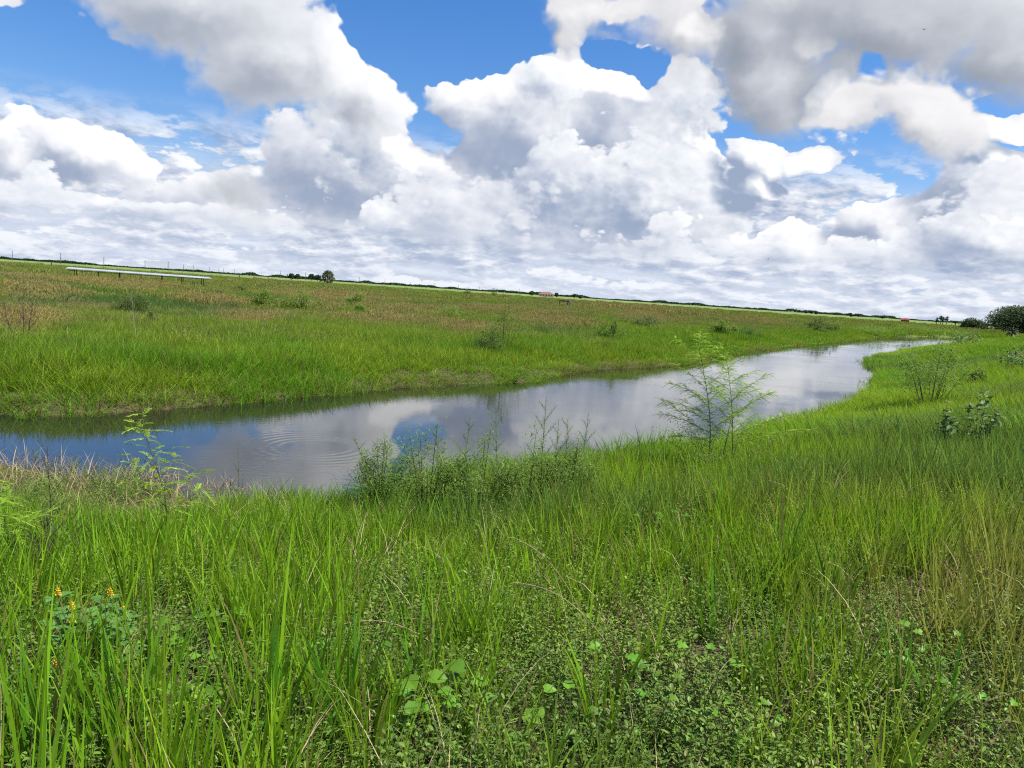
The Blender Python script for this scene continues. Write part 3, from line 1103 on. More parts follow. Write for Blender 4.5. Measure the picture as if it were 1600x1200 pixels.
def feather_sapling(label, at, height, lean=(0, 0), nb=9, reach=0.5, leaf=0.16, pairs=9, seed=0, arms=(), low=0.22, group=None,
                    dense=1.0, mat=None):
    """slender sapling: a thin trunk, rising side branches, feather leaves"""
    root = plant('sapling', label, 'sapling', at, group)
    w_, f_ = PB(seed), PB(seed + 1)
    g = f_.g
    top = Vector((lean[0], lean[1], height))
    wig = Vector((g.normal() * 0.02, g.normal() * 0.02, 0)) * height
    S = lambda t_: Vector((top.x * t_ * t_, top.y * t_ * t_, height * t_)) + wig * math.sin(t_ * 5)
    w_.tube([S(t_) for t_ in np.linspace(-0.05, 1, 10)], 0.004 + 0.0025 * height, 0.0012, 6)
    br = []
    for k in range(nb):
        t_ = low + (0.92 - low) * (k + 0.5 * g.random()) / nb
        a0 = k * 2.4 + g.random() * 0.8
        ln = reach * (1.15 - 0.75 * t_) * (0.75 + 0.5 * g.random())
        br.append((t_, a0, ln, 0.75 + 0.3 * g.random()))
    br += list(arms)
    for (t_, a0, ln, rise) in br:
        p0 = S(t_)
        dd = Vector((math.cos(a0), math.sin(a0), rise))
        P = [p0 + dd * (ln * q) - Vector((0, 0, 1)) * (0.25 * ln * q * q) for q in np.linspace(0, 1, 6)]
        w_.tube(P, 0.0022 + 0.0015 * ln, 0.0009, 4)
        nl = int(max(6, ln / 0.03) * dense)
        for q in range(nl):
            u = 0.12 + 0.88 * (q + g.random() * 0.5) / nl
            c_ = p0 + dd * (ln * u) - Vector((0, 0, 1)) * (0.25 * ln * u * u)
            sa = a0 + (1 if q % 2 else -1) * (0.45 + 0.9 * g.random())
            f_.pinnate(c_, (math.cos(sa), math.sin(sa), g.random() * 1.0 - 0.25), leaf * (0.7 + 0.5 * g.random()), pairs,
                       leaf * 0.24, leaf * 0.085, 0.45)
    nl = int(height / 0.035 * dense)
    for q in range(nl):
        u = low * 0.9 + (1 - low * 0.9) * (q + g.random()) / nl
        sa = q * 2.4 + g.random()
        f_.pinnate(S(min(1, u)), (math.cos(sa), math.sin(sa), 0.2 + 0.5 * g.random()), leaf * (0.8 + 0.5 * g.random()), pairs, leaf * 0.24,
                   leaf * 0.085, 0.45)
    w_.build('trunk', m_bark, root)
    f_.build('foliage', mat or m_sapling, root)
    return root


def stalk_weed(label, at, height, n_stem=1, spread=0.1, leaf=0.045, lw=0.010, seed=0, mat=None, stem_mat=None, side=5, name='tall_weed',
               cat='weed', group=None, per=60, lean=(0, 0), low=0.1, shape='lance'):
    """upright weed: one or more stalks set with narrow leaves, short side shoots near the top"""
    root = plant(name, label, cat, at, group)
    w_, f_ = PB(seed), PB(seed + 1)
    g = f_.g
    for s in range(n_stem):
        a0 = g.random() * 6.283
        r0 = spread * math.sqrt(g.random()) if n_stem > 1 else 0
        hh = height * (1.0 if s == 0 else 0.5 + 0.5 * g.random())
        b0 = Vector((r0 * math.cos(a0) * 0.5, r0 * math.sin(a0) * 0.5, -0.04))
        tip = b0 + Vector((r0 * math.cos(a0) + lean[0] + g.normal() * 0.03 * hh, r0 * math.sin(a0) + lean[1] + g.normal() * 0.03 * hh, hh))
        wig = Vector((g.normal(), g.normal(), 0)) * 0.012 * hh
        S = lambda t_: b0.lerp(tip, t_) + wig * math.sin(t_ * 4.5)
        w_.tube([S(t_) for t_ in np.linspace(0, 1, 7)], 0.002 + 0.0025 * hh, 0.0012, 5)
        shoots = []
        for q in range(side):
            t_ = 0.3 + 0.6 * (q + g.random()) / side
            sa = q * 2.4 + g.random()
            ln = hh * (0.10 + 0.16 * g.random()) * (1.2 - 0.6 * t_)
            dd = Vector((math.cos(sa) * 0.75, math.sin(sa) * 0.75, 1.0)).normalized()
            p0 = S(t_)
            w_.tube([p0, p0 + dd * ln * 0.5 + Vector((0, 0, 0.02 * ln)), p0 + dd * ln], 0.0016, 0.0009, 4)
            shoots.append((p0, dd, ln))
        nl = int(per * hh)
        for q in range(nl):
            t_ = low + (1 - low) * (q + g.random()) / nl
            sa = q * 2.4 + g.random() * 0.6
            k_ = 1.15 - 0.55 * t_
            f_.leaf(S(min(t_, 1)), (math.cos(sa), math.sin(sa), 0.3 + 0.7 * g.random()), (0, 0, 1), leaf * k_ * (0.7 + 0.6 * g.random()),
                    lw * k_, 0.35, 0.12, shape)
        for (p0, dd, ln) in shoots:
            m_ = max(3, int(per * 1.3 * ln))
            for q in range(m_):
                u = (q + 0.6) / m_
                sa = q * 2.4 + g.random()
                f_.leaf(p0 + dd * ln * u, Vector((math.cos(sa), math.sin(sa), 0.4)) + dd * 0.3, (0, 0, 1), leaf * 0.6 * (0.7 + 0.6 * g.random()),
                        lw * 0.7, 0.3, 0.12, shape)
    w_.build('stem', stem_mat or m_stem, root)
    f_.build('foliage', mat or m_pale, root)
    return root


def dead_twig(label, at, height, seed=0, nb=7, reach=0.45, name='dead_weed', lean=(0, 0), thick=1.0, mat=None, twigs=3, stems=1):
    root = plant(name, label, 'dead weed', at)
    w_ = PB(seed)
    g = w_.g
    for s_ in range(stems):
        k_ = 1.0 if s_ == 0 else 0.55 + 0.35 * g.random()
        off = Vector((g.normal(), g.normal(), 0)) * (0.08 * height if s_ else 0)
        tip = Vector((lean[0] + g.normal() * 0.04 * height, lean[1], height * k_)) + off * 2.2
        S = lambda t_: off + (tip - off) * t_ + Vector((math.sin(t_ * 6 + s_) * 0.012 * height, 0, 0))
        w_.tube([S(t_) for t_ in np.linspace(-0.03, 1, 8)], (0.004 + 0.004 * height) * thick, 0.0015 * thick, 5)
        for k in range(nb):
            t_ = 0.2 + 0.75 * (k + g.random()) / nb
            a0 = k * 2.4 + g.random()
            ln = reach * height * (1.1 - 0.8 * t_) * (0.6 + 0.6 * g.random())
            dd = Vector((math.cos(a0) * 0.8, math.sin(a0) * 0.8, 0.9))
            p0 = S(t_)
            E = lambda u: p0 + dd * (ln * u) + Vector((0, 0, 0.1 * ln * u * u))
            w_.tube([E(u) for u in np.linspace(0, 1, 4)], 0.0028 * thick, 0.001 * thick, 4)
            for q in range(twigs):
                u = 0.35 + 0.6 * g.random()
                qa = a0 + g.normal()
                w_.tube([E(u), E(u) + Vector((math.cos(qa) * 0.6, math.sin(qa) * 0.6, 0.8)) * ln * 0.35], 0.0015 * thick, 0.0008 * thick, 3)
    w_.build('branches', mat or m_deadwood, root)
    return root


def bush(label, at, width, height, leaf, n, mat, seed=0, name='shrub', cat='shrub', group=None, flat=0.0, shape='lance', lw=0.3, stems=9):
    """rounded bush: stems fanning from the base, leaves in clumps along them, thinner outwards"""
    root = plant(name, label, cat, at, group)
    w_, f_ = PB(seed), PB(seed + 1)
    g = f_.g
    tips = []
    for k in range(stems):
        a0 = 6.283 * k / stems + g.normal() * 0.3
        rr_ = width * 0.5 * math.sqrt(g.random()) * 0.95
        hh = height * (1 - 0.5 * (rr_ / (width * 0.5)) ** 2) * (0.7 + 0.3 * g.random())
        if k == 0:
            rr_, hh = rr_ * 0.2, height
        tip = Vector((rr_ * math.cos(a0), rr_ * math.sin(a0), hh))
        b0 = Vector((tip.x * 0.2, tip.y * 0.2, -0.04))
        mid = b0.lerp(tip, 0.55) + Vector((0, 0, 0.08 * height))
        w_.tube([b0, b0.lerp(mid, 0.5), mid, tip], 0.004 + 0.005 * height, 0.002, 5)
        tips.append((b0, mid, tip))
    for q in range(n):
        b0, mid, tip = tips[g.integers(0, stems)]
        u = 0.12 + 0.88 * math.sqrt(g.random())
        c_ = b0.lerp(mid, u * 2) if u < 0.5 else mid.lerp(tip, u * 2 - 1)
        e = width * 0.16 * (1.25 - u)
        c_ = c_ + Vector((g.normal() * e, g.normal() * e, g.normal() * height * 0.07))
        c_.z = max(c_.z, 0.0)
        sa = g.random() * 6.283
        f_.leaf(c_, (math.cos(sa), math.sin(sa), g.normal() * 0.5 + 0.25), (0, 0, 1), leaf * (0.6 + 0.8 * g.random()),
                leaf * lw * (0.7 + 0.6 * g.random()), 0.3, 0.12, shape)
    w_.build('stems', m_bark, root)
    f_.build('foliage', mat, root)
    return root


def span(base_px, top_px, dist=None):
    """base point on the land and the height that reaches the pixel row of the top"""
    b_ = at_dist(base_px[0], dist) if dist else ground_at(*base_px)
    d = ray(*top_px)
    k = math.hypot(b_.x, b_.y) / math.hypot(d[0], d[1])
    return b_, CAM_Z + d[2] * k - b_.z, Vector((d[0] * k - b_.x, d[1] * k - b_.y, 0))


def px_m(n, at):
    """how many metres n pixels of the photograph are at this point"""
    return n / F_PX * math.hypot(at.x, at.y)


# --- saplings at the water's edge
for (lab, base, top, arms, sd_, nb) in (
        ("left one of two slender feather-leaved saplings standing together on the near shore", (1103, 742), (1092, 522),
         ((0.30, 3.0, 0.75, 0.55), (0.42, 3.3, 0.72, 0.5), (0.52, 2.7, 0.6, 0.6), (0.24, 3.4, 0.6, 0.35)), 700, 11),
        ("right one of two slender feather-leaved saplings standing together on the near shore", (1142, 742), (1130, 540),
         ((0.30, 0.1, 0.95, 0.65), (0.45, 0.35, 0.62, 0.85), (0.22, -0.3, 1.05, 0.6), (0.58, 0.2, 0.55, 1.0)), 710, 9)):
    b_, h_, ln_ = span(base, top)
    feather_sapling(lab, b_, h_, (ln_.x, ln_.y), nb + 6, 0.66, 0.14, 8, sd_, arms, dense=1.6)
b_, h_, ln_ = span((250, 872), (232, 640))
feather_sapling("bright green feather-leaved sapling before the water at left", b_, h_, (ln_.x, ln_.y), 8, 0.28, 0.15, 10, 720,
                ((0.45, 0.25, 0.3, 0.8), (0.5, 2.9, 0.3, 0.7)), 0.25, dense=0.8)
b_, h_, ln_ = span((-34, 920), (-30, 740))
feather_sapling("feather-leaved plant reaching in over the left edge of the photo", b_, h_, (0.05, 0), 7, 0.34, 0.16, 10, 730,
                ((0.5, 0.2, 0.26, 0.5), (0.62, -0.3, 0.26, 0.4)), 0.3)

# --- tall stalks in the thicket on the near shore, left to right
ST = [((598, 800), (560, 676), "pale leafy stalk leaning left at the left end of the shore thicket", -0.02),
      ((592, 800), (588, 682), "short leafy stalk second from the left in the shore thicket", 0),
      ((690, 800), (676, 660), "broad leafy stalk before the blue patch of mirrored sky", 0),
      ((724, 800), (733, 643), "slim leafy stalk just right of the blue patch of mirrored sky", 0),
      ((773, 800), (775, 634), "straight slim stalk rising from the middle of the shore thicket", 0),
      ((846, 800), (853, 614), "tallest leafy stalk of the shore thicket, set against bright water", 0),
      ((862, 800), (866, 648), "leafy stalk close to the right of the tallest one", 0),
      ((884, 785), (887, 646), "thin leafy stalk second from the right end of the thicket", 0),
      ((902, 780), (914, 640), "dark-tipped stalk leaning right at the right end of the thicket", 0.03)]
for k, (ba, to, lab, _) in enumerate(ST):
    b_, h_, ln_ = span(ba, to)
    stalk_weed(lab, b_, h_, 1, 0, 0.062, 0.015, 740 + 3 * k, m_pale, None, 10, 'tall_weed', 'weed', "leafy stalks of the shore thicket", 110, (ln_.x, ln_.y), 0.08)
TH = [((590, 812), 90, 100, "low grey-green bush at the left end of the shore thicket"),
      ((665, 822), 110, 128, "dense bush under the mirrored blue patch, second in the shore thicket"),
      ((745, 820), 110, 120, "dense bush in the middle of the shore thicket"),
      ((820, 812), 110, 112, "leafy bush under the tallest stalk of the shore thicket"),
      ((890, 798), 100, 90, "low bush at the right end of the shore thicket")]
for k, (ba, wpx, hpx, lab) in enumerate(TH):
    b_ = ground_at(*ba)
    bush(lab, b_, px_m(wpx, b_) * 1.3, px_m(hpx, b_) * 1.3, 0.05, 3400, m_thicket, 780 + 2 * k, 'thicket_bush', 'bush', "bushes of the shore thicket", stems=16, lw=0.24)
for k, (ba, to, lab) in enumerate([((372, 790), (372, 684), "lone pale stalk against the grey water left of the ripples"),
                                   ((165, 800), (158, 704), "short dark stalk between the mud edge and the left sapling"),
                                   ((1000, 740), (1003, 668), "small leafy stalk left of the two saplings")]):
    b_, h_, ln_ = span(ba, to)
    stalk_weed(lab, b_, h_, 1, 0, 0.045, 0.011, 800 + 3 * k, m_thicket if k == 1 else m_pale, None, 5, per=60, lean=(ln_.x, ln_.y))
b_, h_, ln_ = span((80, 905), (73, 674))
dk_ = stalk_weed("dark half-dead weed with bare lower shoots at far left shore", b_, h_, 1, 0, 0.04, 0.009, 812, m_darkleaf, m_deadwood, 10, per=55,
                 lean=(ln_.x, ln_.y), low=0.35)
dead_twig("dark bare shoots fanning up at the foot of the far left weed", b_ + Vector((0.06, -0.12, 0)), h_ * 0.5, 815, 9, 0.6, stems=4)
bush("low bush at the foot of the two saplings", ground_at(1120, 742), px_m(230, ground_at(1120, 742)), px_m(95, ground_at(1120, 742)), 0.05, 3400,
     m_thicket, 820, stems=14, lw=0.22)

# --- right hand bank
b_ = ground_at(1452, 640)
bush("loose bush with a dark inside halfway up the right bank", b_, px_m(125, b_), px_m(95, b_) + 0.2, 0.11, 3800, m_thicket, 830, stems=12, lw=0.22)
b2, h_, ln_ = span((1466, 640), (1461, 538))
dead_twig("dark bare stem standing in the loose bush on the right bank", b2, h_, 834, 5, 0.2)
b_ = ground_at(1475, 712)
bush("left one of two dull-leaved plants side by side on the right bank", b_, px_m(46, b_), px_m(52, b_) + 0.15, 0.12, 70, m_broad, 840, 'broadleaf_plant',
     'plant', None, 0, 'oval', 0.6, 5)
b_ = ground_at(1525, 712)
bush("right and taller one of two dull-leaved plants on the right bank", b_, px_m(48, b_), px_m(70, b_) + 0.15, 0.12, 110, m_broad, 844, 'broadleaf_plant',
     'plant', None, 0, 'oval', 0.6, 6)
b_, h_, ln_ = span((1366, 735), (1374, 668))
dead_twig("dark forked dead twig in grass below the loose bush", b_, h_, 850, 4, 0.3, lean=(0.06, 0), stems=2)
for k, (ba, wpx, hpx, lf, m_, lab) in enumerate([
        ((1592, 585), 60, 42, 0.16, m_broad, "leafy dull green bush at the right edge of the photo"),
        ((1508, 545), 64, 22, 0.2, m_broad, "low dull green patch of bush near the bend in the bank"),
        ((1420, 535), 50, 14, 0.2, m_darkleaf, "dark low bush at the water's far end"),
        ((1526, 606), 26, 26, 0.12, m_darkleaf, "small dark weed right of the loose bush")]):
    b_ = ground_at(*ba)
    bush(lab, b_, px_m(wpx, b_), px_m(hpx, b_), lf, 420, m_, 860 + 2 * k, 'bank_bush', 'bush', None, 0, 'oval', 0.5, 9)

# --- yellow flowered plant, lower left
b_ = ground_at(140, 1075)
FL = plant('flowering_plant', "blue-green leafy plant with yellow flower spikes at lower left", 'flowering plant', b_)
w_, f_ = PB(880), PB(881)
g = f_.g


def on_ray(px, py, dist):
    d = ray(px, py)
    k = dist / math.hypot(d[0], d[1])
    return Vector((d[0] * k, d[1] * k, CAM_Z + d[2] * k)) - b_


r0_ = math.hypot(b_.x, b_.y)
tips = []
for (px, py, dd_) in ((90, 930, .12), (112, 952, .0), (112, 972, -.1), (172, 930, .15), (163, 975, -.05), (192, 958, .05), (88, 1042, -.3)):
    tips.append((on_ray(px, py, r0_ + dd_), True))
for k in range(24):
    tips.append((on_ray(60 + 170 * g.random(), 945 + 150 * g.random(), r0_ + g.normal() * 0.15), False))
for (tp, fl) in tips:
    tp.z = max(tp.z, 0.1)
    st = Vector((tp.x * 0.35, tp.y * 0.35, -0.03))
    P = [st.lerp(tp, u) + Vector((0, 0, 0.05 * math.sin(u * 3.1))) for u in np.linspace(0, 1, 6)]
    w_.tube(P, 0.003, 0.0015, 5)
    for q in range(13):
        u = 0.3 + 0.66 * (q + g.random()) / 13
        c_ = st.lerp(tp, u) + Vector((0, 0, 0.05 * math.sin(u * 3.1)))
        sa = q * 2.4 + g.random() * 0.5
        for tri in (-0.6, 0, 0.6):              # leaflets in threes
            f_.leaf(c_ + Vector((math.cos(sa), math.sin(sa), 0.3)) * 0.02, (math.cos(sa + tri), math.sin(sa + tri), 0.3), (0, 0, 1),
                    0.05 * (0.7 + 0.5 * g.random()), 0.026, 0.35, 0.12, 'obov')
w_.build('stems', m_stem, FL)
f_.build('foliage', m_legume, FL)
for k, (tp, fl) in enumerate(tips[:7]):
    s_ = PB(890 + k)
    s_.tube([tp - Vector((0, 0, .01)), tp + Vector((0, 0, .045))], 0.0018, 0.001, 4, 0.9)
    for q in range(15):
        sa = q * 2.4
        z_ = 0.032 * q / 15
        k_ = 1.2 - 0.7 * q / 15
        s_.leaf(tp + Vector((0, 0, z_)), (math.cos(sa), math.sin(sa), 0.35), (0, 0, 1), 0.017 * k_, 0.014 * k_, 0.5, 0.25, 'oval')
    s_.build('flower_spike', m_yellow, FL)

# --- broad vine leaves low in the foreground
VN = [((690, 1150), 0.115, 6, 'heart', "large round vine leaves low at the middle of the bottom edge"),
      ((560, 1085), 0.085, 3, 'heart', "vine with one upright bright leaf left of the centre foreground"),
      ((330, 1030), 0.075, 6, 'heart', "vine leaves among the blades right of the yellow flowers"),
      ((250, 1130), 0.06, 5, 'heart', "vine leaves at the foot of the yellow flowered plant"),
      ((320, 1165), 0.085, 5, 'heart', "broad vine leaves half hidden by tall blades, lower left"),
      ((1035, 1105), 0.085, 5, 'lobed', "cluster of lobed bright vine leaves right of centre foreground"),
      ((825, 1172), 0.075, 5, 'heart', "vine with pointed leaves on the bottom edge right of centre"),
      ((1450, 1070), 0.075, 4, 'lobed', "lobed vine leaves in the browner grass at lower right"),
      ((1530, 1150), 0.07, 4, 'lobed', "yellowish lobed vine leaves near the lower right corner"),
      ((1015, 850), 0.08, 4, 'heart', "pale vine leaves in the tall grass above the white flowers"),
      ((465, 1010), 0.06, 5, 'heart', "small vine leaves at the front of the dense grass, left of centre"),
      ((1085, 1170), 0.06, 4, 'lobed', "small vine leaves near the bottom edge below the lobed cluster")]
for k, (ba, lf, n_, shp, lab) in enumerate(VN):
    b_ = ground_at(*ba)
    root = plant('vine', lab, 'vine', b_, "broad-leaved vines in the foreground")
    w_, f_ = PB(900 + 2 * k), PB(901 + 2 * k)
    g = f_.g
    run = [Vector((-0.2 + 0.1 * q, g.normal() * 0.04, 0.02)) for q in range(5)]
    w_.tube(run, 0.003, 0.002, 5)
    lf *= 0.62
    for q in range(n_ * 2 + 2):
        p0 = run[q % 5] + Vector((g.normal() * 0.03, g.normal() * 0.04, 0))
        sa = g.random() * 6.283
        t_ = p0 + Vector((math.cos(sa) * 0.07, math.sin(sa) * 0.07 - 0.03, 0.05 + 0.2 * g.random()))
        w_.tube([p0, p0.lerp(t_, 0.6) + Vector((0, 0, 0.02)), t_], 0.0022, 0.0015, 4)
        f_.leaf(t_, (math.cos(sa) * 0.7, math.sin(sa) * 0.5 - 0.35, 0.05), (0, -0.35, 1), lf * (0.85 + 0.35 * g.random()), lf * (0.9 + 0.2 * g.random()), 0.3,
                0.10, shp)
    w_.build('runner', m_stem, root)
    f_.build('leaves', m_vine, root)

# --- tussocks of broad blades and arching dry stems that stand out in the foreground
TU = [((1218, 925), 175, 13, "tall fan of dark green blades right of centre in the near grass"),
      ((1308, 960), 135, 10, "dark green tussock right of the tall fan of blades"),
      ((1108, 1005), 110, 8, "small tussock of blades left of the tall fan, by white flowers"),
      ((1415, 1130), 190, 7, "thin upright tussock at lower right"),
      ((1478, 1145), 150, 6, "leaning tussock of blades beside the thin upright one, lower right"),
      ((535, 1160), 250, 12, "long-bladed tussock at the bottom edge left of centre"),
      ((400, 1195), 260, 12, "wide tussock of long blades at the bottom edge, lower left"),
      ((200, 1200), 260, 11, "tussock of long blades at the bottom edge below the yellow flowers"),
      ((60, 1210), 240, 11, "tussock of long blades in the lower left corner"),
      ((655, 1100), 200, 9, "tussock of dark blades left of the large vine leaves"),
      ((960, 1110), 160, 5, "few stiff blades left of the lobed vine leaves")]
m_blade = leaf_mat("tussock_blade", (0.095, 0.25, 0.012), 0.3, 0.35, 0.4, dry_amt=0.05)
for k, (ba, hpx, n_, lab) in enumerate(TU):
    b_ = ground_at(*ba)
    h_ = px_m(hpx, b_) * 1.05
    V, Fc, va, fm = blades(n_ * 2, 0.065, (h_ * 0.55, h_ * 1.08), 0.0155, 0.10, 0.45, 6, 940 + k)
    o = mesh_obj('tussock', V, Fc, [m_blade], attrs={'v': va})
    o.location = b_
    tag(o, lab, 'tussock', "tussocks of long blades in the foreground")
AR = [((940, 1000), (810, 868), "arching dry stem with fringed tip above the white flowers"),
      ((985, 1030), (815, 935), "long tan stem arching left through the white flowers"),
      ((720, 1010), (530, 998), "pale blade bent flat over the grass left of centre"),
      ((735, 1090), (800, 1052), "tan hoop of dry stem near the large vine leaves"),
      ((1215, 1090), (1290, 1060), "pale dead stem leaning over short growth at lower right"),
      ((1420, 890), (1500, 905), "bleached stem lying across the brown grass at right")]
for k, (ba, to, lab) in enumerate(AR):
    b_ = ground_at(ba[0], ba[1] + 30)
    d = ray(*to)
    kk = (math.hypot(b_.x, b_.y) - 0.05) / math.hypot(d[0], d[1])
    tip = Vector((d[0] * kk, d[1] * kk, max(CAM_Z + d[2] * kk, b_.z + 0.1))) - b_
    s_ = PB(970 + k)
    S = lambda u: tip * u + Vector((0, 0, 0.22 * math.sin(u * 2.6) * tip.length))
    s_.tube([S(u) for u in np.linspace(0, 1, 12)], 0.0026, 0.0012, 5, 0.55)
    for q in range(10 if k < 2 else 4):
        u = 0.72 + 0.28 * q / 10 if k < 2 else 0.3 + 0.6 * q / 4
        s_.leaf(S(u), S(min(1.05, u + 0.1)) - S(u) + Vector((0, 0, 0.01 * (q % 2))), (0, 0, 1), 0.10, 0.005, 0.6, 0.1, 'needle')
    o = s_.build('dry_stem', m_straw)
    o.location = b_
    tag(o, lab, 'dry stem')

# ------------------------------------------------------------------ the meadow across the water: weeds, dead stems, shelters
MD = [((215, 495), 56, 26, 'd', "dark weed clump below the right part of the long white roof"),
      ((237, 514), 17, 15, 'd', "small dark weed clump just below the larger one at left"),
      ((312, 505), 56, 16, 'd', "wide low dark weed patch in grass, left of the meadow centre"),
      ((112, 463), 30, 11, 'd', "dark weed tuft in rust grass under the left end of the white roof"),
      ((66, 463), 20, 10, 'd', "small dark weed tuft at far left, below the roof's left end"),
      ((188, 450), 24, 9, 'd', "dark weed tuft right below the long white roof"),
      ((105, 484), 28, 11, 'd', "dark weed tuft in green grass, left of the big dark clump"),
      ((338, 466), 32, 9, 'd', "dark weed tuft right of the long white roof, in rust grass"),
      ((411, 486), 32, 26, 's', "grey-green bush left of the widest bush in the rust grass"),
      ((468, 490), 62, 28, 's', "widest grey-green bush in the rust grass, below the bushy palm"),
      ((556, 480), 30, 18, 's', "grey-green bush right of the widest bush, in the rust grass"),
      ((562, 495), 24, 14, 's', "small grey-green bush in front of another, right of the widest bush"),
      ((704, 502), 66, 18, 's', "long low grey-green bush in rust grass at the meadow centre"),
      ((785, 552), 70, 62, 'l', "light green leafy shrub on the far bank, left of centre water"),
      ((765, 560), 40, 40, 'd', "dark weeds at the left foot of the light green shrub"),
      ((955, 540), 38, 34, 'l', "spiky light green shrub on the far bank with a dark stem"),
      ((1010, 515), 40, 18, 'd', "dark weed patch right of the spiky shrub"),
      ((1130, 528), 34, 24, 's', "dark green bush on the far bank right of the saplings' tops"),
      ((1165, 528), 40, 18, 'd', "low dark bush on the far bank beside a rounder one"),
      ((1277, 522), 34, 22, 'd', "dark bush over the mirrored dark streaks on the far bank"),
      ((1299, 522), 18, 16, 'd', "small dark bush right beside the one over the mirrored streaks"),
      ((1362, 525), 56, 13, 's', "long low bush on the far bank near the water's far end"),
      ((1428, 522), 44, 13, 's', "long low bush behind the water's far end"),
      ((1476, 503), 70, 9, 'l', "broad low green thicket before the four distant palms"),
      ((730, 464), 9, 13, 'd', "small upright dark shrub far across the meadow, left of another"),
      ((771, 466), 9, 14, 'd', "small upright dark shrub far across the meadow, right of another"),
      ((645, 512), 22, 12, 'd', "small dark weed tuft left of the long low bush"),
      ((375, 460), 26, 9, 'd', "faint dark tuft on the far meadow between roof and bushy palm")]
for k, (ba, wpx, hpx, kind, lab) in enumerate(MD):
    b_ = ground_at(*ba) if ba[0] != 1476 else at_dist(1476, 170)
    r_ = math.hypot(b_.x, b_.y)
    w__, h__ = px_m(wpx, b_), px_m(hpx, b_)
    lf = min(0.3, max(0.09, r_ * 0.004))
    mt = {'d': m_darkleaf, 's': m_thicket, 'l': m_shrub}[kind]
    bush(lab, b_, w__ * 1.25, h__ * 1.0 + 0.25, lf, int(650 + 650 * (hpx > 20)), mt, 1000 + 2 * k, 'meadow_bush', 'bush',
         "bushes and weed clumps in the meadow", shape='lance', lw=0.26, stems=12)

DW = [((36, 540), (30, 452), 26, 3, "bare many-branched dead bush at the far left of the meadow"),
      ((104, 545), (103, 492), 4, 1, "thin bare stem right of the branched dead bush"),
      ((212, 540), (210, 470), 7, 1, "pale forked dead stem before the dark weed clump"),
      ((257, 535), (257, 503), 3, 1, "short bare stem in green grass, right of the pale forked one"),
      ((317, 545), (317, 508), 4, 1, "thick dark bare stem in the green grass strip"),
      ((382, 528), (381, 498), 3, 1, "thin bare stem right of the thick dark one"),
      ((416, 530), (417, 496), 3, 1, "left of two thin stems side by side in green grass"),
      ((427, 533), (428, 508), 3, 1, "right and shorter of two thin stems side by side in green grass"),
      ((504, 520), (504, 500), 3, 1, "small dark stem below the grey-green bushes"),
      ((955, 545), (953, 512), 5, 2, "dark bare stems inside the spiky shrub on the far bank")]
for k, (ba, to, nb, st, lab) in enumerate(DW):
    b_, h_, ln_ = span(ba, to)
    dead_twig(lab, b_, h_, 1100 + k, nb, 0.32, 'dead_weed', (ln_.x * 0.5, 0), 1.5, plain_mat("pale_twig", (0.30, 0.28, 0.22), 0.8) if k == 2 else None, 2, st)

# --- materials of built things
m_tin = plain_mat("pale_sheet_metal", (0.52, 0.56, 0.60), 0.4, 0.25, 0.9, 0.3, 0.5)
m_post = plain_mat("dark_timber_post", (0.09, 0.075, 0.06), 0.85, 0.3, 3)
m_brown = plain_mat("weathered_brown_board", (0.085, 0.055, 0.038), 0.8, 0.3, 2)
m_greyboard = plain_mat("weathered_grey_board", (0.30, 0.30, 0.30), 0.8, 0.2, 2)
m_pole = plain_mat("grey_pole_timber", (0.11, 0.10, 0.095), 0.85, 0.2, 0.4)
m_tile = plain_mat("terracotta_tile", (0.26, 0.12, 0.085), 0.75, 0.2, 0.8)
m_wall = plain_mat("cream_wall", (0.60, 0.53, 0.44), 0.8, 0.08, 0.4)
m_redpaint = plain_mat("red_barn_paint", (0.26, 0.03, 0.02), 0.7, 0.15, 0.6)
m_glass = plain_mat("dark_window", (0.03, 0.035, 0.04), 0.15, 0.1, 1, 0, 0.6)
m_far_leaf = leaf_mat("far_tree_leaf", (0.028, 0.05, 0.022), 0.45, 0.15, 0.8, dry_amt=0.0, spec=0.08)
m_oak = leaf_mat("oak_leaf", (0.055, 0.085, 0.03), 0.5, 0.15, 0.8, dry_amt=0.02, spec=0.08)
m_palm = leaf_mat("palm_frond", (0.085, 0.115, 0.040), 0.4, 0.2, 0.5, dry=(0.22, 0.17, 0.09), dry_amt=0.12)


def box(V, F, x0, x1, y0, y1, z0, z1):
    i = len(V)
    V += [(x0, y0, z0), (x1, y0, z0), (x1, y1, z0), (x0, y1, z0), (x0, y0, z1), (x1, y0, z1), (x1, y1, z1), (x0, y1, z1)]
    F += [tuple(i + q for q in f_) for f_ in ((3, 2, 1, 0), (4, 5, 6, 7), (0, 1, 5, 4), (1, 2, 6, 5), (2, 3, 7, 6), (3, 0, 4, 7))]


def boxes(name, lst, mat, parent):
    V, F = [], []
    for b in lst:
        box(V, F, *b)
    o = mesh_obj(name, V, F, [mat], parent=parent)
    bv = o.modifiers.new('edge', 'BEVEL')
    bv.width = 0.012
    bv.segments = 1
    return o


# long open shelter: a low white metal roof on two rows of dark posts
SH_D = 98.0
A_, B_ = at_dist(112, SH_D), at_dist(321, SH_D)
L_ = (B_ - A_).xy.length
shel = plant('open_shelter', "long low open shelter with white metal roof on dark posts across the meadow", 'shelter', A_)
shel.rotation_euler.z = math.atan2(B_.y - A_.y, B_.x - A_.x)
zr = CAM_Z - 0.66 - A_.z                          # front eave height above the ground
dep = 3.4


def roof_z(u, v):                               # u along, v across: falls to the right, rises to the back
    return zr - 0.10 * u / L_ + 0.10 * v / dep


